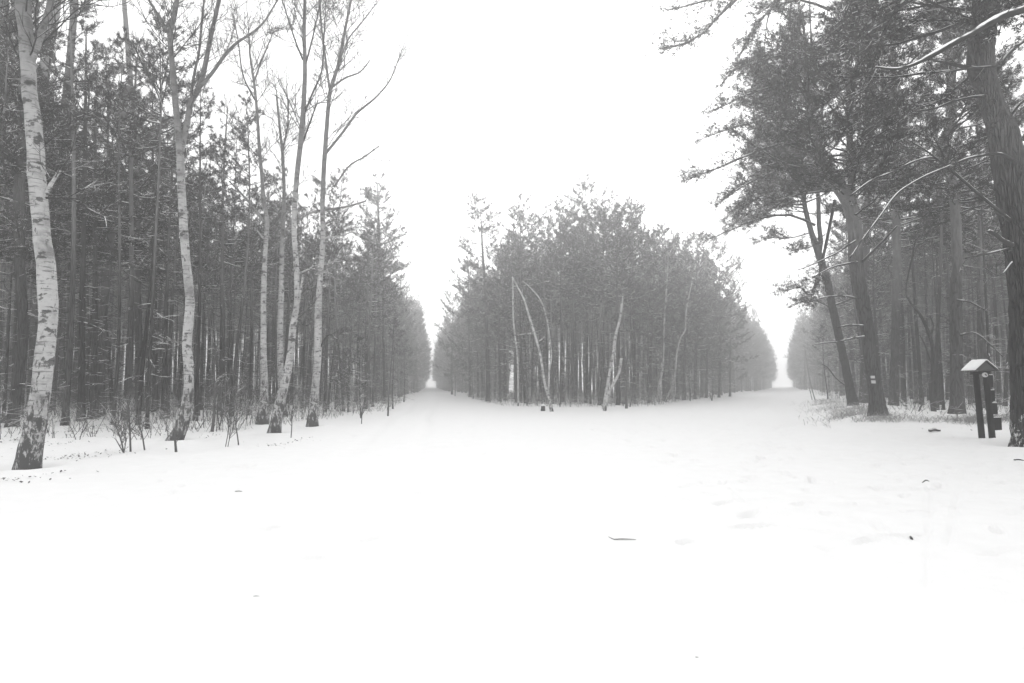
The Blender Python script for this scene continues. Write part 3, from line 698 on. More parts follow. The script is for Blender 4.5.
hero_pine('stout pine with crooked upper trunk left of the wooden signpost',
    [(957, 414, 14), (957, 390, 12), (956.5, 340, 10.6), (956, 290, 10.4), (957.5, 267, 9.4), (956.5, 242, 9.4), (955, 205, 9), (951.5, 180, 9), (945.5, 167, 9), (941.5, 155, 9), (944.5, 142, 9.4), (949, 130, 9), (951.5, 105, 9), (951, 76, 8.4), (947, 40, 7.4), (944, 10, 6.6)],
    47, 16.5, [dict(z0=7.6, z1=16, R=3.5, n=70)], (2, 8, 10, 1.2), group=GR,
    limbs=[(-0.2, -0.8, 0.5, (957, 300, 2.4), (970, 302, 2), (985, 310, 1.6)), (-0.2, -0.8, 0.6, (960, 335, 2.4), (975, 333, 2), (992, 346, 1.8), (1003, 357, 1.2)), (-0.3, -1, 0.5, (960, 213, 2.6), (974, 208, 2.2), (988, 204, 1.6))])

# near pines at the left frame edge
GL = 'tall pines behind the left birches'
hero_pine('leaning pine at the far left frame edge behind the thick birch', [(12, 427, 11), (17, 385, 9.5), (23, 330, 9), (20, 270, 9), (19, 200, 9.5), (22, 140, 9), (24, 60, 8.5), (20, 0, 8)], 51, 15.5, [dict(z0=6.2, z1=15.2, R=2.9, n=46)], (1, 6, 16, 1.5), group=GL)
hero_pine('slanting smooth-barked pine just right of the thick birch', [(46, 412, 8), (50, 360, 7.4), (52, 300, 7.4), (55, 240, 7.4), (58.5, 190, 7.2), (62, 155, 7), (66, 100, 7), (70, 60, 6.6), (75, 0, 6)], 52, 16.5, [dict(z0=6.2, z1=16, R=3.2, n=70)], (1, 7, 18, 1.5), group=GL)
hero_pine('stouter pine crown stem showing between the thick birch and its fork', [(33, 409, 11), (36, 330, 10.5), (38, 220, 10.5), (39, 130, 10.5), (41, 95, 10.5), (44.5, 70, 10), (52, 25, 10), (56, 0, 9.5)], 53, 18.5, [dict(z0=7.0, z1=18, R=3.4, n=60)], (1, 8, 10, 1.5), group=GL)
hero_pine('dark pine inclined right between the thick birch and the forked birch', [(98.5, 416, 11), (100.5, 380, 8.5), (101.5, 335, 8), (104, 305, 7.8), (110, 244, 7.4), (113, 197, 6.6), (118, 150, 5.4), (124, 108, 4), (128, 85, 3)], 54, 0, [dict(z0=7.0, z1=10.4, R=2.4, n=36, shape=0.4)], (1, 7, 26, 1.5), group=GL)
hero_pine('pine leaning in at the upper left frame corner', [(-22, 428, 12), (-14, 300, 11), (-6, 150, 10.5), (0, 50, 9), (4, 0, 8)], 55, 15, [dict(z0=5.5, z1=14.6, R=3.0, n=46)], (1, 6, 14, 1.5), group=GL)
hero_pine('pine with drooping crown over the gap left of the forked birch', [(140, 411, 8), (139, 350, 7), (137, 280, 6.6), (136, 200, 6), (133, 120, 5.4), (128, 50, 4.6), (124, 0, 4)], 56, 17, [dict(z0=6.5, z1=16.6, R=3.2, n=64)], (1, 9, 24, 1.5), group=GL)

# free-standing crowns at the corners of the left and middle stands
hero_pine('tall airy pine at the corner of the left stand beside the left ride', [(377, 402, 6), (378, 370, 4.6), (379, 330, 4.4), (379.5, 290, 4), (379, 240, 3), (378, 200, 1.8), (377.5, 184, 0.8)], 57, 0, [dict(z0=3.4, z1=19.0, R=2.9, n=100, low_el=-0.15, top_el=0.6, shape=0.5)], (1, 8, 26, 1.8), group='corner pines of the stands', fine=False)
hero_pine('tall airy pine at the left corner of the middle stand', [(488, 401, 4.6), (488, 370, 4), (486.5, 330, 3.6), (485, 290, 3), (482.5, 250, 2.2), (480.5, 208, 0.8)], 58, 0, [dict(z0=7.0, z1=18.0, R=2.5, n=60, low_el=-0.05, top_el=0.5, shape=0.42)], (1, 8, 26, 1.8), group='corner pines of the stands', fine=False)

# taller pines that make the skyline of the middle stand
GC = 'skyline pines of the middle stand'
for i, (bx, by, tx, ty, lab, lo, RR) in enumerate((
    (527, 402, 520, 217, 'high narrow pine behind the thin wavy birch', 0.55, 2.3), (563, 402, 560, 205, 'tall pine with bare pale trunk left of the highest crown', 0.5, 2.4),
    (586, 403, 586, 189, 'highest pine at the centre of the middle stand', 0.5, 2.7), (574, 402, 573, 228, 'pale-trunked pine just left of the highest pine', 0.6, 2.0),
    (602, 404, 604, 207, 'broad pine directly right of the highest pine', 0.45, 2.6), (634, 403, 632, 207, 'pointed pine above the broken birches', 0.4, 2.3),
    (650, 402, 655, 234, 'round-topped pine behind the straight thin birch', 0.3, 2.3), (684, 400, 686, 238, 'dense pine behind the snaking birch', 0.2, 2.5),
    (540, 401, 539, 262, 'lower pine between the two tall ones left of centre', 0.5, 2.0), (505, 400, 506, 248, 'dark pine beside the airy pine of the middle stand', 0.4, 2.2),
    (470, 397, 468, 264, 'branchy pine at the left shoulder of the middle stand', 0.15, 2.6), (706, 398, 707, 240, 'branchy pine at the right shoulder of the middle stand', 0.15, 2.7),
    (664, 401, 665, 231, 'upright pine behind the bowed birch and straight birch', 0.35, 2.3), (695, 399, 697, 236, 'full pine on the high right shoulder of the middle stand', 0.2, 2.6), (719, 397.5, 720, 249, 'full pine where the right flank of the middle stand starts to drop', 0.15, 2.7),
    (452, 394.5, 453, 298, 'branchy pine nearest the left ride at the tip of the middle stand', 0.1, 2.8), (730, 396.5, 731, 262, 'branchy pine further along the right flank of the middle stand', 0.12, 2.8),
    (618, 405, 617, 216, 'slim pine leaning over the broken birch', 0.5, 2.1))):
    g = on_ground(bx, by); dd = g[1]; Ht = at(tx, ty, dd)[2] - g[2]
    hero_pine(lab, [(bx, by, 0.30 * F / dd), (bx + (tx - bx) * 0.3 + (i % 3 - 1) * 0.8, by + (ty - by) * 0.3, 0.23 * F / dd), (bx + (tx - bx) * 0.6, by + (ty - by) * 0.6, 0.17 * F / dd), (bx + (tx - bx) * 0.85, by + (ty - by) * 0.85, 0.09 * F / dd), (tx, ty, 0.03 * F / dd)],
        600 + i, 0, [dict(z0=Ht * lo, z1=Ht * 0.99, R=RR * 1.08, n=58 if lo > 0.3 else 64, low_el=0.0, top_el=0.75, shape=0.36)], (1, Ht * lo, 26, 1.4), group=GC, fine=False, sides=9)

# ------------------------------------------------------------------ the planted stands
HEROXY = np.array([tuple(o.location[:2]) for o in bpy.data.objects if o.parent is None and o.get('category') == 'tree'])
rng = np.random.RandomState(77)
def grid(x0, x1, y0, y1, step, jit):
    X, Y = np.meshgrid(np.arange(x0, x1, step), np.arange(y0, y1, step))
    P = np.stack([X.ravel(), Y.ravel()], -1); return P + rng.uniform(-jit, jit, P.shape)
def free(P, dmin=0.9): 
    return np.array([np.min(np.hypot(HEROXY[:, 0] - p[0], HEROXY[:, 1] - p[1])) > dmin for p in P])
def rot(P, a, o):
    c, s = math.cos(a), math.sin(a); Q = P - o; return np.stack([Q[:, 0] * c - Q[:, 1] * s, Q[:, 0] * s + Q[:, 1] * c], -1) + o
SPOTS = {}
P = rot(grid(-100, 10, 0, 104, 2.0, 0.7), math.radians(7.4), np.array((-9.0, 30.0)))
s_ = in_left(P[:, 0], P[:, 1]); ang = P[:, 0] / np.maximum(P[:, 1], 1)
k = (s_ > np.where(P[:, 1] < 30, 4.2, 1.2)) & (P[:, 1] > 19.5) & (ang > -0.98); SPOTS['left'] = P[k & free(P)]
P = grid(-45, 90, 38, 130, 2.3, 0.8); s_ = in_mid(P[:, 0], P[:, 1])
SPOTS['middle'] = P[(s_ > 1.6) & free(P)]
P = rot(grid(5, 120, 10, 130, 2.05, 0.75), math.radians(-23.6), np.array((13.0, 23.0)))
s_ = in_right(P[:, 0], P[:, 1]); ang = P[:, 0] / np.maximum(P[:, 1], 1)
SPOTS['right'] = P[(s_ > 2.4) & (P[:, 1] > 26.5) & (ang < 1.0) & free(P, 1.3)]
QUOTA = dict(left=120, middle=100, right=60)
LAB = dict(left='slender pine among the close-set trunks behind the left birches', middle='slender hazy pine in the middle stand between the two snowy rides',
           right='slender pine among the hazy trunks behind the signpost and the leaning pines')
EDGE = dict(left='branchy pine lining the left edge of the left snowy ride', middle='branchy pine lining the outer edge of the middle stand', right='branchy pine lining the right edge of the right snowy ride')
GRP = dict(left='pines of the left stand', middle='pines of the middle stand', right='pines of the right stand')
def where(st, x, y):
    px = 512 + F * x / y; d = math.hypot(x, y)
    if st == 'left':
        for lim, w in ((22, 'left of the thick birch'), (100, 'between the thick birch and the inclined dark pine'), (176, 'between the inclined dark pine and the forked birch'), (258, 'between the forked and the slim kinked birch'), (318, 'among the crossing birch pair'), (9999, 'right of the left birches')):
            if px < lim: break
        return ('front slender pine ' if d < 30 else ('slender pine ' if d < 38 else 'faint deep-set pine ')) + w
    if st == 'middle':
        for lim, w in ((492, 'at the left end of the middle stand'), (546, 'behind the thin wavy birch and long leaning birch'), (606, 'between the long leaning birch and broken stub'), (662, 'between the broken stub and straight thin birch'), (9999, 'right of the snaking birch in the middle stand')):
            if px < lim: break
        return ('front hazy pine ' if d < 52 else 'deeper hazy pine ') + w
    for lim, w in ((862, 'left of the blazed pine by the right ride'), (898, 'between the blazed pine and the straight pine'), (950, 'between the straight pine and the stout crooked pine'), (985, 'behind the signpost'), (9999, 'behind the massive pine at the right edge')):
        if px < lim: break
    return ('hazy slender pine ' if d < 46 else 'fainter slender pine ') + w
far = []
for st, P in SPOTS.items():
    f_in = dict(left=in_left, middle=in_mid, right=in_right)[st]
    dist = np.hypot(P[:, 0], P[:, 1]); vis = np.abs(P[:, 0] / np.maximum(P[:, 1], 1)) < 0.86
    order = np.argsort(np.where(vis, dist, dist + 500))
    for n, i in enumerate(order):
        x, y = P[i]; e = float(f_in(x, y))
        rim = e < 4.2 and (y > 54 if st == 'left' else (y > 44 if st == 'middle' else y > 34))
        front = st == 'middle' and y < 48
        kind = 'edge' if rim and not front and rng.rand() < 0.8 else ('open' if rng.rand() < 0.12 else 'stand')
        idx = rng.randint(0, 50); rz = rng.uniform(0, 2 * PI); sc = rng.uniform(0.78, 1.12)
        if st == 'middle' and y > 55: sc *= 1.1
        if st == 'middle' and front: sc *= rng.uniform(0.78, 0.92)
        elif st == 'middle' and y < 62: sc *= rng.uniform(0.66, 0.92)
        if st == 'left' and y < 45: sc = rng.uniform(0.68, 0.92) if x / y > -0.55 else rng.uniform(0.85, 1.1)
        if st == 'left' and x / y > -0.34 and y < 75: sc = rng.uniform(0.6, 0.82)
        if n < QUOTA[st]: place_pine(kind, idx, x, y, rz, sc, where(st, x, y).replace('slender ', '') + (', branchy to the ground' if kind == 'edge' else ''), GRP[st])
        else: far.append((x, y, kind, idx, rz, sc))
# the rows that line both rides into the distance
for (x0, y0, sl, sgn, y1) in ((-6.4 - 0.129 * 70, 103, -0.129, -1, 250), (-1.6 - 0.150 * 80, 126, -0.14, 1, 250), (9.4 + 0.485 * 84, 126, 0.445, -1, 250), (13.2 + 0.437 * 95, 118, 0.437, 1, 250)):
    for row in range(7):
        y = y0 + rng.uniform(0, 2)
        while y < y1:
            x = x0 + sl * (y - y0) + sgn * (1.0 + 2.0 * row + rng.uniform(-0.5, 0.5)) * math.hypot(1, sl)
            far.append((x, y, 'edge' if row < 2 else 'stand', rng.randint(0, 50), rng.uniform(0, 6.28), rng.uniform(0.92, 1.22)))
            y += rng.uniform(1.8, 2.6)

# young snowy pines along the stand edges
GY = 'young pines at the stand edges'
YOUNG = [(361, 418, 0.62, 'young pine with snowy twigs beside the rightmost left birch'), (348, 412, 0.6, 'young snowy pine just behind the rightmost left birch'), (393, 409, 0.72, 'young snowy pine nearest the left ride'),
         (404, 402, 0.9, 'young pine bordering the left ride beyond the airy corner pine'), (473, 399, 0.8, 'young snow-branched pine left of the airy middle corner pine'), (455, 396, 0.9, 'young pine at the very left tip of the middle stand'),
         (528, 404, 0.55, 'small young pine behind the thin wavy birch'), (565, 403, 0.6, 'small young pine right of the long leaning birch'), (690, 401, 0.75, 'young pine right of the snaking birch'), (718, 397, 0.85, 'young pine halfway along the right edge of the middle stand'),
         (828, 399, 0.75, 'young pine left of the leaning double-stemmed pine'), (240, 414, 0.5, 'young pine between the forked birch and the slim kinked birch'), (335, 409, 0.7, 'young pine further back behind the left birches')]
for i, (px, py, sc, lab) in enumerate(YOUNG):
    g = on_ground(px, py); place_pine('young', i, g[0], g[1], i * 1.3, sc, lab, GY, 'young_pine')

# everything deeper in the woods: one mass
fb = {}
for x, y, kind, idx, rz, sc in far: fb.setdefault((kind, idx % len(PROTO[kind])), []).append((x, y, rz, sc))
def far_forest():
    hid = []
    keys = sorted(fb); allp, rots, scs, ids = [], [], [], []
    ng = bpy.data.node_groups.new('forest_scatter', 'GeometryNodeTree')
    ng.interface.new_socket('Geometry', in_out='INPUT', socket_type='NodeSocketGeometry'); ng.interface.new_socket('Geometry', in_out='OUTPUT', socket_type='NodeSocketGeometry')
    N, L = ng.nodes, ng.links
    gi, go = N.new('NodeGroupInput'), N.new('NodeGroupOutput'); jn = N.new('GeometryNodeJoinGeometry'); L.new(jn.outputs[0], go.inputs[0])
    def attr(nm, typ):
        a = N.new('GeometryNodeInputNamedAttribute'); a.data_type = typ; a.inputs[0].default_value = nm; return a.outputs[0]
    arot, asc, aid = attr('rz', 'FLOAT'), attr('sc', 'FLOAT'), attr('pid', 'INT')
    cx = N.new('ShaderNodeCombineXYZ'); L.new(arot, cx.inputs[2])
    for q, key in enumerate(keys):
        for (x, y, rz, sc) in fb[key]:
            allp.append((x, y, float(gz(x, y)))); rots.append(rz); scs.append(sc); ids.append(q)
        p = PROTO[key[0]][key[1]]
        cmp_ = N.new('FunctionNodeCompare'); cmp_.data_type = 'INT'; cmp_.operation = 'EQUAL'
        L.new(aid, cmp_.inputs[2]); cmp_.inputs[3].default_value = q
        for part in ('trunk', 'limbs', 'crown'):
            ob = bpy.data.objects.new('forest_' + part, p[part]); hid.append(ob)
            oi = N.new('GeometryNodeObjectInfo'); oi.inputs[0].default_value = ob; oi.inputs[1].default_value = True
            ip = N.new('GeometryNodeInstanceOnPoints')
            L.new(gi.outputs[0], ip.inputs['Points']); L.new(cmp_.outputs[0], ip.inputs['Selection']); L.new(oi.outputs['Geometry'], ip.inputs['Instance'])
            L.new(cx.outputs[0], ip.inputs['Rotation']); L.new(asc, ip.inputs['Scale']); L.new(ip.outputs[0], jn.inputs[0])
    m = bpy.data.meshes.new('distant_forest'); m.from_pydata(allp, [], [])
    for nm, typ, val in (('rz', 'FLOAT', rots), ('sc', 'FLOAT', scs), ('pid', 'INT', ids)):
        a = m.attributes.new(nm, typ, 'POINT'); a.data.foreach_set('value', val)
    o = link('distant_forest', m); md = o.modifiers.new('scatter', 'NODES'); md.node_group = ng
    tag(o, 'deep mass of pine trunks and crowns fading into haze behind the edges', 'forest', kind='stuff')
    return o, len(allp)
ff, nfar = far_forest()

# ------------------------------------------------------------------ understorey
def undergrowth(name, label, f_in, box, n, seed, ymin=0, hmax=0.9):
    r = np.random.RandomState(seed); b = MB(); c = 0
    X = r.uniform(box[0], box[1], n); Y = r.uniform(box[2], box[3], n); e = f_in(X, Y)
    ok = (e > 0.2) & (Y > ymin) & (vnoise(X / 3, Y / 3, seed) + 0.25 * r.rand(n) > -0.12) & (np.abs(X / np.maximum(Y, 1)) < 0.95)
    X, Y = X[ok], Y[ok]; Z = gz(X, Y); k = len(X)
    A = np.stack([X, Y, Z - 0.03], -1)
    h = hmax * r.uniform(0.15, 1.0, k) ** 1.5
    d = r.randn(k, 3) * 0.35; d[:, 2] = 1; 
    B = A + d * h[:, None]; b.sticks(A, B, 0.008, 0.004)
    for q in range(3):
        f = r.uniform(0.3, 0.95, (k, 1)); S = A + (B - A) * f
        E = S + r.randn(k, 3) * h[:, None] * np.array((0.35, 0.35, 0.15)) + np.array((0, 0, 0.08))
        b.sticks(S, E, 0.006, 0.003)
    return tag(link(name, b.mesh(name, M['brush'])), label, 'undergrowth', kind='stuff')
undergrowth('undergrowth', 'thin snowy twigs and brush under the left stand', in_left, (-60, -5, 15, 60), 12000, 3, 17)
undergrowth('undergrowth', 'low snowy brush along the foot of the middle stand', in_mid, (-12, 40, 38, 75), 11000, 4)
undergrowth('undergrowth', 'low twigs on the floor of the right stand', in_right, (12, 60, 20, 70), 5000, 6, 20)

def grass():
    r = np.random.RandomState(8); n = 9000
    px = r.uniform(800, 985, n); t = r.rand(n)
    # a belt of dry grass along the foot of the bank
    u = r.uniform(0, 1, n); Y = 21.0 + 26 * u ** 1.8; X = np.where(Y < 23, 13.2, 13.2 + 0.437 * (Y - 23)) + r.normal(-0.4, 0.75, n)
    X2 = r.uniform(13.5, 22, n); Y2 = 20.6 + r.normal(0, 0.5, n) + 0.18 * (X2 - 13.5)
    sel = r.rand(n) < 0.5; X = np.where(sel, X, X2); Y = np.where(sel, Y, Y2)
    keep = vnoise(X / 1.3, Y / 1.3, 9) + 0.35 * r.rand(n) > 0.08
    X, Y = X[keep], Y[keep]; k = len(X)
    A = np.stack([X, Y, gz(X, Y) - 0.02], -1); d = r.randn(k, 3) * 0.7; d[:, 2] = 0.8
    L = r.uniform(0.08, 0.30, (k, 1)); b = MB()
    B = A + d * L; w = r.randn(k, 3); w[:, 2] = 0; w /= np.linalg.norm(w, axis=1)[:, None]; w *= 0.006
    C = B + d * L * np.array((0.5, 0.5, -0.3))
    v = np.stack([A - w, A + w, B + w, B - w, C], 1); i = np.arange(k)[:, None] * 5
    b.add(v, np.concatenate([i + 3, i + 2, i + 4], 1), np.concatenate([i, i + 1, i + 2, i + 3], 1))
    return tag(link('dry_grass', b.mesh('dry_grass', M['grass'])), 'pale dry grass poking through snow below the right bank', 'grass', kind='stuff')
grass()
def litter():
    r = np.random.RandomState(18); b = MB(); C = []
    def patch(px, py, n, sx, sy):
        g = on_ground(px, py)
        for _ in range(n * 3): C.append((g[0] + r.normal(0, sx) * r.rand() * 1.6, g[1] + r.normal(0, sy * 1.6)))
    for px, py, n in ((92, 428, 26), (60, 433, 18), (15, 441, 12), (75, 459, 14), (27, 480, 14), (85, 456, 8), (110, 453, 8), (60, 445, 8), (210, 437, 10), (275, 446, 10), (235, 430, 12), (300, 441, 6)): patch(px, py, n, 0.35, 0.22)
    for _ in range(900):
        x, y = r.uniform(-26, -8), r.uniform(11, 30)
        if float(in_left(x, y)) > 0.3: C.append((x, y))
    for _ in range(260):
        x, y = r.uniform(11, 26), r.uniform(14, 34)
        if float(in_right(x, y)) > -1: C.append((x, y))
    C = np.array(C); k = len(C); z = gz(C[:, 0], C[:, 1]) + 0.03
    o = np.column_stack([C, z]); a = r.uniform(0, 6.28, k); s = r.uniform(0.012, 0.036, k)
    u = np.stack([np.cos(a), np.sin(a), r.normal(0, 0.35, k)], -1) * s[:, None]; w = np.stack([-np.sin(a), np.cos(a), r.normal(0, 0.35, k)], -1) * (s * 0.55)[:, None]
    v = np.stack([o - u, o + w, o + u, o - w], 1); i = np.arange(k)[:, None] * 4
    b.add(v, None, np.concatenate([i, i + 1, i + 2, i + 3], 1))
    return tag(link('leaf_litter', b.mesh('leaf_litter', M['litter'])), 'dark dead leaves scattered on the snow under the trees', 'leaves', kind='stuff')
litter()

# bare shrubs and saplings, traced
GS = 'bare saplings at the stand edges'
def sapling(label, stems, seed, name='bare_sapling', tw=1.0, mat='sap'):
    r = np.random.RandomState(seed); base = on_ground(*stems[0][0][:2]); t = thing(name, label, 'sapling', tuple(base), GS)
    b = MB(); tb = MB()
    for st in stems:
        st = [(a, b, w * (0.68 if w < 3.2 else 0.85)) for a, b, w in st]
        _, P, R = traced(st, base[1]); P = P + np.linspace(0, 1, len(P))[:, None] * np.array([(0, r.normal(0, 0.15), 0)])
        ax = stem_mesh(b, P, R, base, 5, r, 0, 0.12, 0.03, 0.08); twigs(tb, ax, 0.008, r, 2, 8.0 * tw, 0.55, 0.6, 0.2)
    link('stem', b.mesh('sapling_stem', M[mat]), t)
    if tb.n: link('twigs', tb.mesh('sapling_twigs', M[mat]), t)
sapling('forked bare shrub standing right of the thick birch', [[(124, 454, 2.4), (121, 438, 2.2), (116, 424, 1.8), (108, 408, 1.2)], [(123, 452, 1.8), (112, 440, 1.2)], [(124, 452, 1.6), (127, 440, 1.3), (126, 425, 1.0)]], 61)
sapling('straight bare sapling beside the forked shrub near the thick birch', [[(130.5, 452, 3), (130, 435, 2.6), (129, 415, 2), (127, 400, 1.4)]], 62)
sapling('small bare sapling between the forked shrub and the forked birch', [[(144.5, 450, 2.4), (145, 435, 2), (144, 420, 1.5), (147, 405, 1)]], 63)
sapling('low arching twig in front of the inclined pine', [[(82, 433, 1.8), (86, 424, 1.5), (82, 415, 1.2), (75, 410, 0.8)]], 64)
sapling('short broken stake in front of the forked birch', [[(176, 452, 3.4), (176.5, 440, 3), (177, 428, 2.6)]], 65, 'broken_stake', 0)
sapling('dark slim sapling right of the forked birch', [[(212, 432, 4), (213, 418, 3.6), (213, 395, 3), (212, 370, 2.4), (213, 345, 2)]], 66)
sapling('pair of thin saplings behind the dark slim one', [[(219, 430, 2.4), (221, 412, 2), (219, 390, 1.6)], [(220, 430, 2), (216, 410, 1.6), (218, 385, 1.2)]], 67)
sapling('wavy thin sapling standing alone before the slim kinked birch', [[(238.5, 445, 2), (238, 435, 1.8), (237, 425, 1.8), (239, 412, 1.4), (237, 395, 1)]], 68)
sapling('pale spindly sapling left of the wavy one', [[(225.5, 447, 1.3), (227, 430, 1.2), (225, 415, 1)], [(228, 446, 1.2), (231, 430, 1), (229, 412, 0.8)]], 69)
sapling('tiny sapling at the foot of the leaning crossing birch', [[(291, 438, 1.6), (291, 425, 1.4), (290, 412, 1)]], 70)
sapling('slender bare pole standing alone by the left ride', [[(388, 416, 2.8), (389, 395, 2.5), (391, 370, 2.2), (393, 345, 1.6), (394, 325, 1)]], 71, tw=0.3)
sapling('thin short sapling left of the bare pole by the ride', [[(361.5, 424, 1.4), (362, 412, 1.2), (363, 402, 0.9)]], 72)
sapling('bare bush behind the thick birch', [[(63, 414, 2), (61, 404, 1.6), (63, 394, 1.2)], [(63, 414, 1.6), (69, 400, 1.2), (74, 390, 1)], [(63, 414, 1.6), (57, 402, 1.2), (52, 396, 1)]], 73)
sapling('crooked dead sapling twisting up left of the stout crooked pine', [[(933.5, 412, 6.5), (931.5, 390, 5.6), (933, 370, 5), (933.5, 352, 4.4), (930, 335, 4), (921, 315, 3.2), (911, 302, 2.8), (907, 290, 2.4), (911, 267, 2), (917, 240, 1.5)], [(931, 336, 2.4), (934, 325, 2), (931, 315, 1.5)], [(932, 365, 2.4), (925, 345, 2), (920, 335, 1.4)]], 74, 'dead_sapling', 0.5, 'bare')
sapling('low crooked sapling between the straight and the twisted trees on the right', [[(919, 411, 2.8), (923, 398, 2.4), (919, 385, 2), (914, 376, 1.6)], [(922, 400, 1.6), (917, 392, 1.2)]], 75)
sapling('two thin dead stems by the right ride', [[(815, 400, 1.9), (812, 388, 1.6), (808.5, 370, 1.4), (806, 350, 1.0)], [(812, 399, 1.4), (810, 388, 1.0)]], 76, tw=0.4, mat='stub')
sapling('dark leaning sapling right of the broken birch stub', [[(626.5, 408.5, 3.6), (626.5, 390, 3), (627, 365, 2.6), (628, 340, 2)]], 77)
sapling('thin sapling leaning beside the dark one at the middle stand', [[(630, 407, 2), (632, 398, 1.8), (635, 385, 1.2)]], 78)
sapling('short dark sapling behind the thin wavy birch', [[(527, 406, 2), (527, 395, 1.8), (526, 380, 1.2)]], 79)
sapling('sparse shrub at the foot of the long leaning birch', [[(560, 407, 1.6), (562, 396, 1.3), (566, 386, 1)], [(560, 407, 1.4), (557, 392, 1)]], 80)
sapling('bushy twigs at the foot of the straight thin birch', [[(652, 403, 1.6), (650, 395, 1.3), (653, 385, 1)], [(652, 403, 1.4), (656, 394, 1)]], 81)
sapling('little shrub poking from the snow before the right end of the middle stand', [[(712, 401, 1.6), (713, 394, 1.3), (716, 388, 1)], [(712, 401, 1.3), (709, 393, 1)]], 82)

# more leafless saplings scattered along the feet of the stands
SAPM = []
for q in range(6):
    r = np.random.RandomState(900 + q); b, tb = MB(), MB()
    for st in range(r.randint(1, 4)):
        h = r.uniform(0.9, 2.6); k = np.linspace(0, 1, 6)[:, None]; dv = np.array((r.normal(0, 0.28), r.normal(0, 0.28), 1.0))
        P = np.array((r.normal(0, 0.05), r.normal(0, 0.05), -0.08)) + dv * h * k + np.cumsum(r.randn(6, 3), 0) * 0.035 * np.array((1, 1, 0))
        b.tube(P, np.linspace(0.013, 0.006, 6), 4, cap=False); twigs(tb, P, 0.0065, r, 2, 7, 0.5, 0.5, 0.2)
    SAPM.append((b.mesh('brush_stem', M['sap']), tb.mesh('brush_twigs', M['sap'])))
rs = np.random.RandomState(321)
def scatter_saplings(n, px0, px1, f_in, d0, d1, e0, e1, label):
    c = 0; tries = 0
    while c < n and tries < 6000:
        tries += 1
        d = rs.uniform(d0, d1); x = (rs.uniform(px0, px1) - 512) / F * d; e = float(f_in(x, d))
        if not (e0 < e < e1): continue
        q = rs.randint(0, 6); t = thing('bare_sapling', label(512 + F * x / d), 'sapling', (x, d, float(gz(x, d))), 'scattered leafless saplings', rs.uniform(0, 6.28)); sc = rs.uniform(0.55, 1.1); t.scale = (sc,) * 3
        link('stem', SAPM[q][0], t); link('twigs', SAPM[q][1], t); c += 1
def near_of(marks): return lambda px: 'thin leafless sapling ' + next(w for lim, w in marks if px < lim)
scatter_saplings(46, 2, 400, in_left, 15.5, 34, 0.6, 7, near_of(((60, 'around the foot of the thick birch'), (110, 'near the inclined dark pine'), (176, 'left of the forked birch'), (258, 'right of the forked birch'), (318, 'around the crossing birches'), (999, 'right of the left birches'))))
scatter_saplings(36, 445, 760, in_mid, 41, 66, 0.1, 5, near_of(((500, 'at the left end of the middle stand'), (560, 'near the long leaning birch'), (610, 'left of the broken birch stub'), (670, 'right of the broken birch stub'), (999, 'right of the snaking birch'))))
scatter_saplings(20, 800, 1010, in_right, 24, 45, 0.6, 6, near_of(((862, 'left of the blazed pine'), (920, 'near the straight right pine'), (999, 'near the stout crooked pine'), (1999, 'behind the massive pine'))))

# ------------------------------------------------------------------ small things
def lying(name, label, cat, pts, seed, mat='bare', lift=0.02, group=None, snow=False, kids=()):
    r = np.random.RandomState(seed); G = [on_ground(a, b) for a, b, w in pts]; base = G[0]
    t = thing(name, label, cat, tuple(base), group)
    P = np.array(G) - base; W = np.array([0.5 * w * g[1] / F for (a, b, w), g in zip(pts, G)]); P[:, 2] += W * 0.5 + lift * np.sin(np.linspace(0.3, 2.8, len(P)))
    S = spline(np.column_stack([P, W]), len(P) * 4); b = MB(); b.tube(S[:, :3], S[:, 3], 7, rng=r, wob=0.08)
    link('stem', b.mesh(name, M[mat], True), t)
    for kp in kids:
        Q = np.array([on_ground(a, b) for a, b, w in kp]) - base; Q[:, 2] += np.linspace(0.01, 0.09, len(Q))
        kb = MB(); kb.tube(spline(Q, 6), np.linspace(0.5 * kp[0][2] * base[1] / F, 0.003, 6), 5); link('twig', kb.mesh('twig', M[mat]), t)
    return t
lying('fallen_stick', 'thin curved stick lying alone on the open snow', 'stick', [(608.5, 538, 0.8), (614, 540, 1.1), (620, 541.4, 1.3), (625, 542, 1.2), (630, 542.3, 1.0), (636, 542.4, 0.6)], 91, 'stub', 0.005)
lying('log', 'dark short log on the snow before the stout crooked pine', 'log', [(929, 431.5, 2.6), (935, 431.2, 3.2), (940.5, 431.8, 2.4)], 92, 'bare', 0.03)
lying('bark_scrap', 'dark curled bark scrap on the trodden snow below the signpost', 'bark', [(922.5, 484.5, 1.2), (926.5, 483.3, 2), (931.5, 484.6, 1.2)], 93, 'litter', 0.02)
lying('bark_scrap', 'tiny dark scrap on the snow near the bottom edge', 'bark', [(695.8, 663, 1.6), (697, 664.5, 2.6), (698.6, 666.3, 1.4)], 94, 'bare', 0.006)
lying('twig_scrap', 'short dark twig on the snow at the right frame edge below the massive pine', 'twig', [(1014, 460.5, 1.4), (1020, 461.2, 2), (1026, 461.6, 1.6)], 95, 'bare')
lying('twig_scrap', 'small pale twig on the snow low on the left, above the bottom centre', 'twig', [(253, 601.2, 0.6), (256, 601, 0.9), (260, 601.2, 0.5)], 96, 'stub', 0.002)
lying('twig_scrap', 'tiny twig on the clear snow right of the forked birch', 'twig', [(235, 492.8, 0.7), (238.5, 492.4, 1.0), (242, 492.6, 0.6)], 97, 'stub', 0.004)
lying('bark_scrap', 'small dark crumb on the snow left of the track below the log', 'bark', [(910.5, 539.6, 1.6), (911.5, 540, 2.4), (912.6, 540.6, 1.4)], 98, 'litter', 0.01)
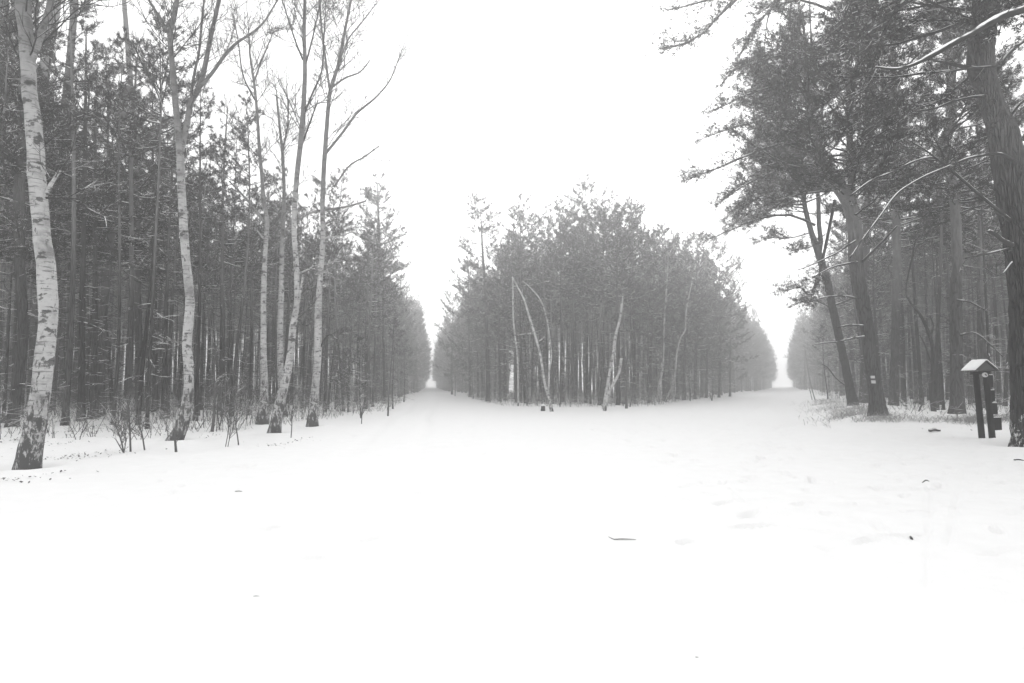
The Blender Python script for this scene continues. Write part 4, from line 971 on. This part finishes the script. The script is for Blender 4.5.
lying('fallen_branch', 'fallen branch propped in a low V beside the straight right pine', 'branch', [(892, 398, 2), (898, 401, 2.4), (906, 408, 2.8)], 99, 'bare', 0.15)
# stump
def stump(label, px, py, w, h, seed):
    g = on_ground(px, py); r = np.random.RandomState(seed); t = thing('tree_stump', label, 'stump', tuple(g))
    R = 0.5 * w * g[1] / F; b = MB(); b.tube(np.array([(0, 0, -0.1), (0, 0, 0.02), (0.01, 0, h * 0.5), (0.01, 0, h)]), np.array((1.3, 1.2, 1.0, 0.97)) * R, 12, rng=r, wob=0.05)
    link('trunk', b.mesh('stump', M['bark'], False), t)
    c = MB(); c.tube(np.array([(0.01, 0, h - 0.01), (0.01, 0, h + 0.06), (0.01, 0, h + 0.1)]), np.array((0.96, 0.85, 0.3)) * R, 12, rng=r, wob=0.05); link('snow_cap', c.mesh('stump_snow', M['cap'], True), t)
stump('small cut stump left of the foot of the long leaning birch', 543, 411, 4, 0.28, 5)
stump('low stump with snow at the foot of the bowed birch', 648, 400.5, 4.5, 0.3, 6)

# trail blaze painted on the leaning pine (its own part)
bp = [o for o in bpy.data.objects if o.get('label', '').startswith('big leaning pine with a white')][0]
for nm, y0, y1, mt in (('trail_blaze_band', 375.8, 378.4, 'white'), ('trail_blaze_band', 378.4, 380.4, 'black'), ('trail_blaze_band', 380.4, 383.4, 'white')):
    b = MB(); V = []; R0 = 13.4 / 2 * bp.location[1] / F; n = 7
    for yy in (y0, y1):
        c = at(872.8 + (yy - 372) * 0.14, yy, bp.location[1]) - np.array(bp.location)
        for k in range(n):
            a = -PI / 2 - 0.62 + 0.26 * (k / (n - 1) - 0.5) * 2
            V.append(c + np.array((math.cos(a), math.sin(a), 0)) * (R0 * 1.10))
    b.add(V, None, [(k, k + 1, n + k + 1, n + k) for k in range(n - 1)])
    link(nm, b.mesh('trail_blaze', M[mt]), bp)

# ------------------------------------------------------------------ the roofed wooden signpost
def signpost():
    gA, gB = on_ground(992.5, 440), on_ground(984, 438)          # near post, far post
    d = gA[1]; px = d / F
    t = thing('roofed_signpost', 'dark wooden signpost of two round posts under a small snowy gable roof', 'signpost', tuple(gA))
    o = np.array(gA); r = np.random.RandomState(4)
    ax = np.array((0.05, 0.62, 0)); ax = ax / np.linalg.norm(ax)          # from the near post to the far post
    sd = np.array((ax[1], -ax[0], 0))                            # to the right
    H = 1.93; gap = 0.42
    for k, (s, lean) in enumerate(((0.0, -0.05), (gap, -0.045))):
        c = ax * s; b = MB()
        P = np.array([c + np.array((lean * z, 0, 0)) + np.array((0, 0, z)) for z in np.linspace(-0.2, H - 0.10, 10)])
        b.tube(P, np.linspace(0.080, 0.072, 10), 14, rng=r, wob=0.015); link('post', b.mesh('post', M['post'], True), t)
    # gable roof: ridge along ax, slopes to both sides
    rc = ax * gap * 0.5 + np.array((-0.105, 0, H - 0.06)); half, rise, ln = 0.27, 0.25, 0.62
    roof = bpy.data.objects.new('roof', None); COL.objects.link(roof); roof.parent = t
    for sg in (-1, 1):
        dirv = sd * sg * half - np.array((0, 0, rise)); L = np.linalg.norm(dirv); dirv = dirv / L; nrm = np.cross(ax, dirv) * -sg; nrm = nrm / np.linalg.norm(nrm)
        nrm = nrm if nrm[2] > 0 else -nrm
        Rm = np.column_stack([dirv, ax, nrm]); apex = rc + np.array((0, 0, rise))
        for q in range(3):
            b = MB(); b.box(apex + dirv * (L + 0.04) * (q + 0.5) / 3 + nrm * 0.004 * q, ((L + 0.04) / 3 * 0.97, ln, 0.022), Rm); link('roof_board', b.mesh('roof_board', M['roof']), roof)
        nx, ny = 9, 13; b = MB(); V = []
        for top in (1, 0):
            for i in range(nx):
                for j in range(ny):
                    u, v = i / (nx - 1), j / (ny - 1); edge = min(1, 5 * min(u + 0.12, 1 - u, v, 1 - v))
                    hgt = 0.024 + top * (0.05 * edge ** 0.5 * (0.8 + 0.4 * float(vnoise(u * 4 + sg, v * 5, 7) + 0.5)) + 0.004)
                    V.append(apex + dirv * (L + 0.03) * u + ax * ln * 0.98 * (v - 0.5) + nrm * hgt)
        q = nx * ny; fs = []
        for i in range(nx - 1):
            for j in range(ny - 1):
                a = i * ny + j; fs.append((a, a + ny, a + ny + 1, a + 1)); fs.append((q + a, q + a + 1, q + a + ny + 1, q + a + ny))
        rim = [(i * ny) for i in range(nx)] + [(nx - 1) * ny + j for j in range(1, ny)] + [i * ny + ny - 1 for i in range(nx - 2, -1, -1)] + [j for j in range(ny - 2, 0, -1)]
        for a, c in zip(rim, rim[1:] + rim[:1]): fs.append((a, c, q + c, q + a))
        b.add(V, None, fs); link('roof_snow', b.mesh('roof_snow', M['cap'], True), roof)
    for s in (-0.26, 0.26):                                      # gable triangles
        b = MB(); c = rc + ax * (s + 0.0)
        w = half * 0.86; pts = [c + sd * w + np.array((0, 0, 0.0)), c - sd * w + np.array((0, 0, 0.0)), c + np.array((0, 0, rise * 0.86))]
        V = [p + ax * e for e in (-0.012, 0.012) for p in pts]
        b.add(V, [(0, 1, 2), (5, 4, 3)], [(0, 3, 4, 1), (1, 4, 5, 2), (2, 5, 3, 0)]); link('gable_board', b.mesh('gable_board', M['roof']), roof)
    b = MB(); b.box(ax * gap * 0.5 + np.array((-0.10, 0, H - 0.13)), (0.07, gap + 0.3, 0.08), np.column_stack([sd, ax, (0, 0, 1)])); link('cross_beam', b.mesh('cross_beam', M['post']), t)
    # little white plaque below the gable
    b = MB(); c = ax * -0.02 + np.array((-0.20, -0.10, H - 0.19)); th = np.linspace(0, 2 * PI, 15)[:-1]
    V = [c + np.array((math.cos(a) * 0.075, 0, math.sin(a) * 0.065)) + np.array((0, e, 0)) for e in (-0.012, 0.012) for a in th] + [c + np.array((0, -0.012, 0)), c + np.array((0, 0.012, 0))]
    n = 14; b.add(V, [(k, (k + 1) % n, 2 * n) for k in range(n)] + [(n + (k + 1) % n, n + k, 2 * n + 1) for k in range(n)], [(k, n + k, n + (k + 1) % n, (k + 1) % n) for k in range(n)])
    pl = link('plaque', b.mesh('plaque', M['white']), t)
    b = MB(); b.box(c + np.array((0.01, -0.016, 0.0)), (0.06, 0.006, 0.035), np.array(((0.8, 0, 0.6), (0, 1, 0), (-0.6, 0, 0.8)))); link('emblem', b.mesh('emblem', M['black']), pl)
    # four dark name boards, one under another, fixed to the right of the near post
    for z, h, x0, x1 in ((1.57, 0.34, 0.03, 0.23), (1.18, 0.30, 0.03, 0.24), (0.83, 0.30, 0.04, 0.28), (0.42, 0.34, 0.06, 0.36)):
        b = MB(); cx = np.array(((x0 + x1) / 2 + 0.02 - 0.05 * z, 0.10, z)); an = 0.35
        Rm = np.array(((math.cos(an), -math.sin(an), 0), (math.sin(an), math.cos(an), 0), (0, 0, 1)))
        b.box(cx, (x1 - x0 + 0.05, 0.045, h), Rm); bo = link('name_board', b.mesh('name_board', M['board']), t)
        b = MB(); b.box(cx + np.array((0, 0, h / 2 + 0.008)), (x1 - x0 + 0.04, 0.04, 0.014), Rm); link('snow_ridge', b.mesh('snow_ridge', M['cap']), bo)
    for z in (1.55, 1.16, 0.8, 0.42):
        b = MB(); b.box(np.array((-0.05 * z + 0.03, 0.07, z)), (0.05, 0.10, 0.03)); link('bracket', b.mesh('bracket', M['post']), t)
signpost()

# ------------------------------------------------------------------ winter haze
def haze():
    b = MB(); b.box((0, 0, 12.5), (900, 900, 29))
    m = bpy.data.materials.new('winter_haze'); m.use_nodes = True; n = m.node_tree.nodes; n.clear()
    v = n.new('ShaderNodeVolumePrincipled'); o = n.new('ShaderNodeOutputMaterial')
    v.inputs['Color'].default_value = (0.99, 0.99, 0.99, 1); v.inputs['Density'].default_value = HAZE; v.inputs['Density Attribute'].default_value = ''
    v.inputs['Anisotropy'].default_value = 0.75
    m.node_tree.links.new(v.outputs[0], o.inputs['Volume']); m.cycles.homogeneous_volume = True
    tag(link('haze', b.mesh('haze', m)), 'pale winter haze filling the air', kind='stuff')
haze()
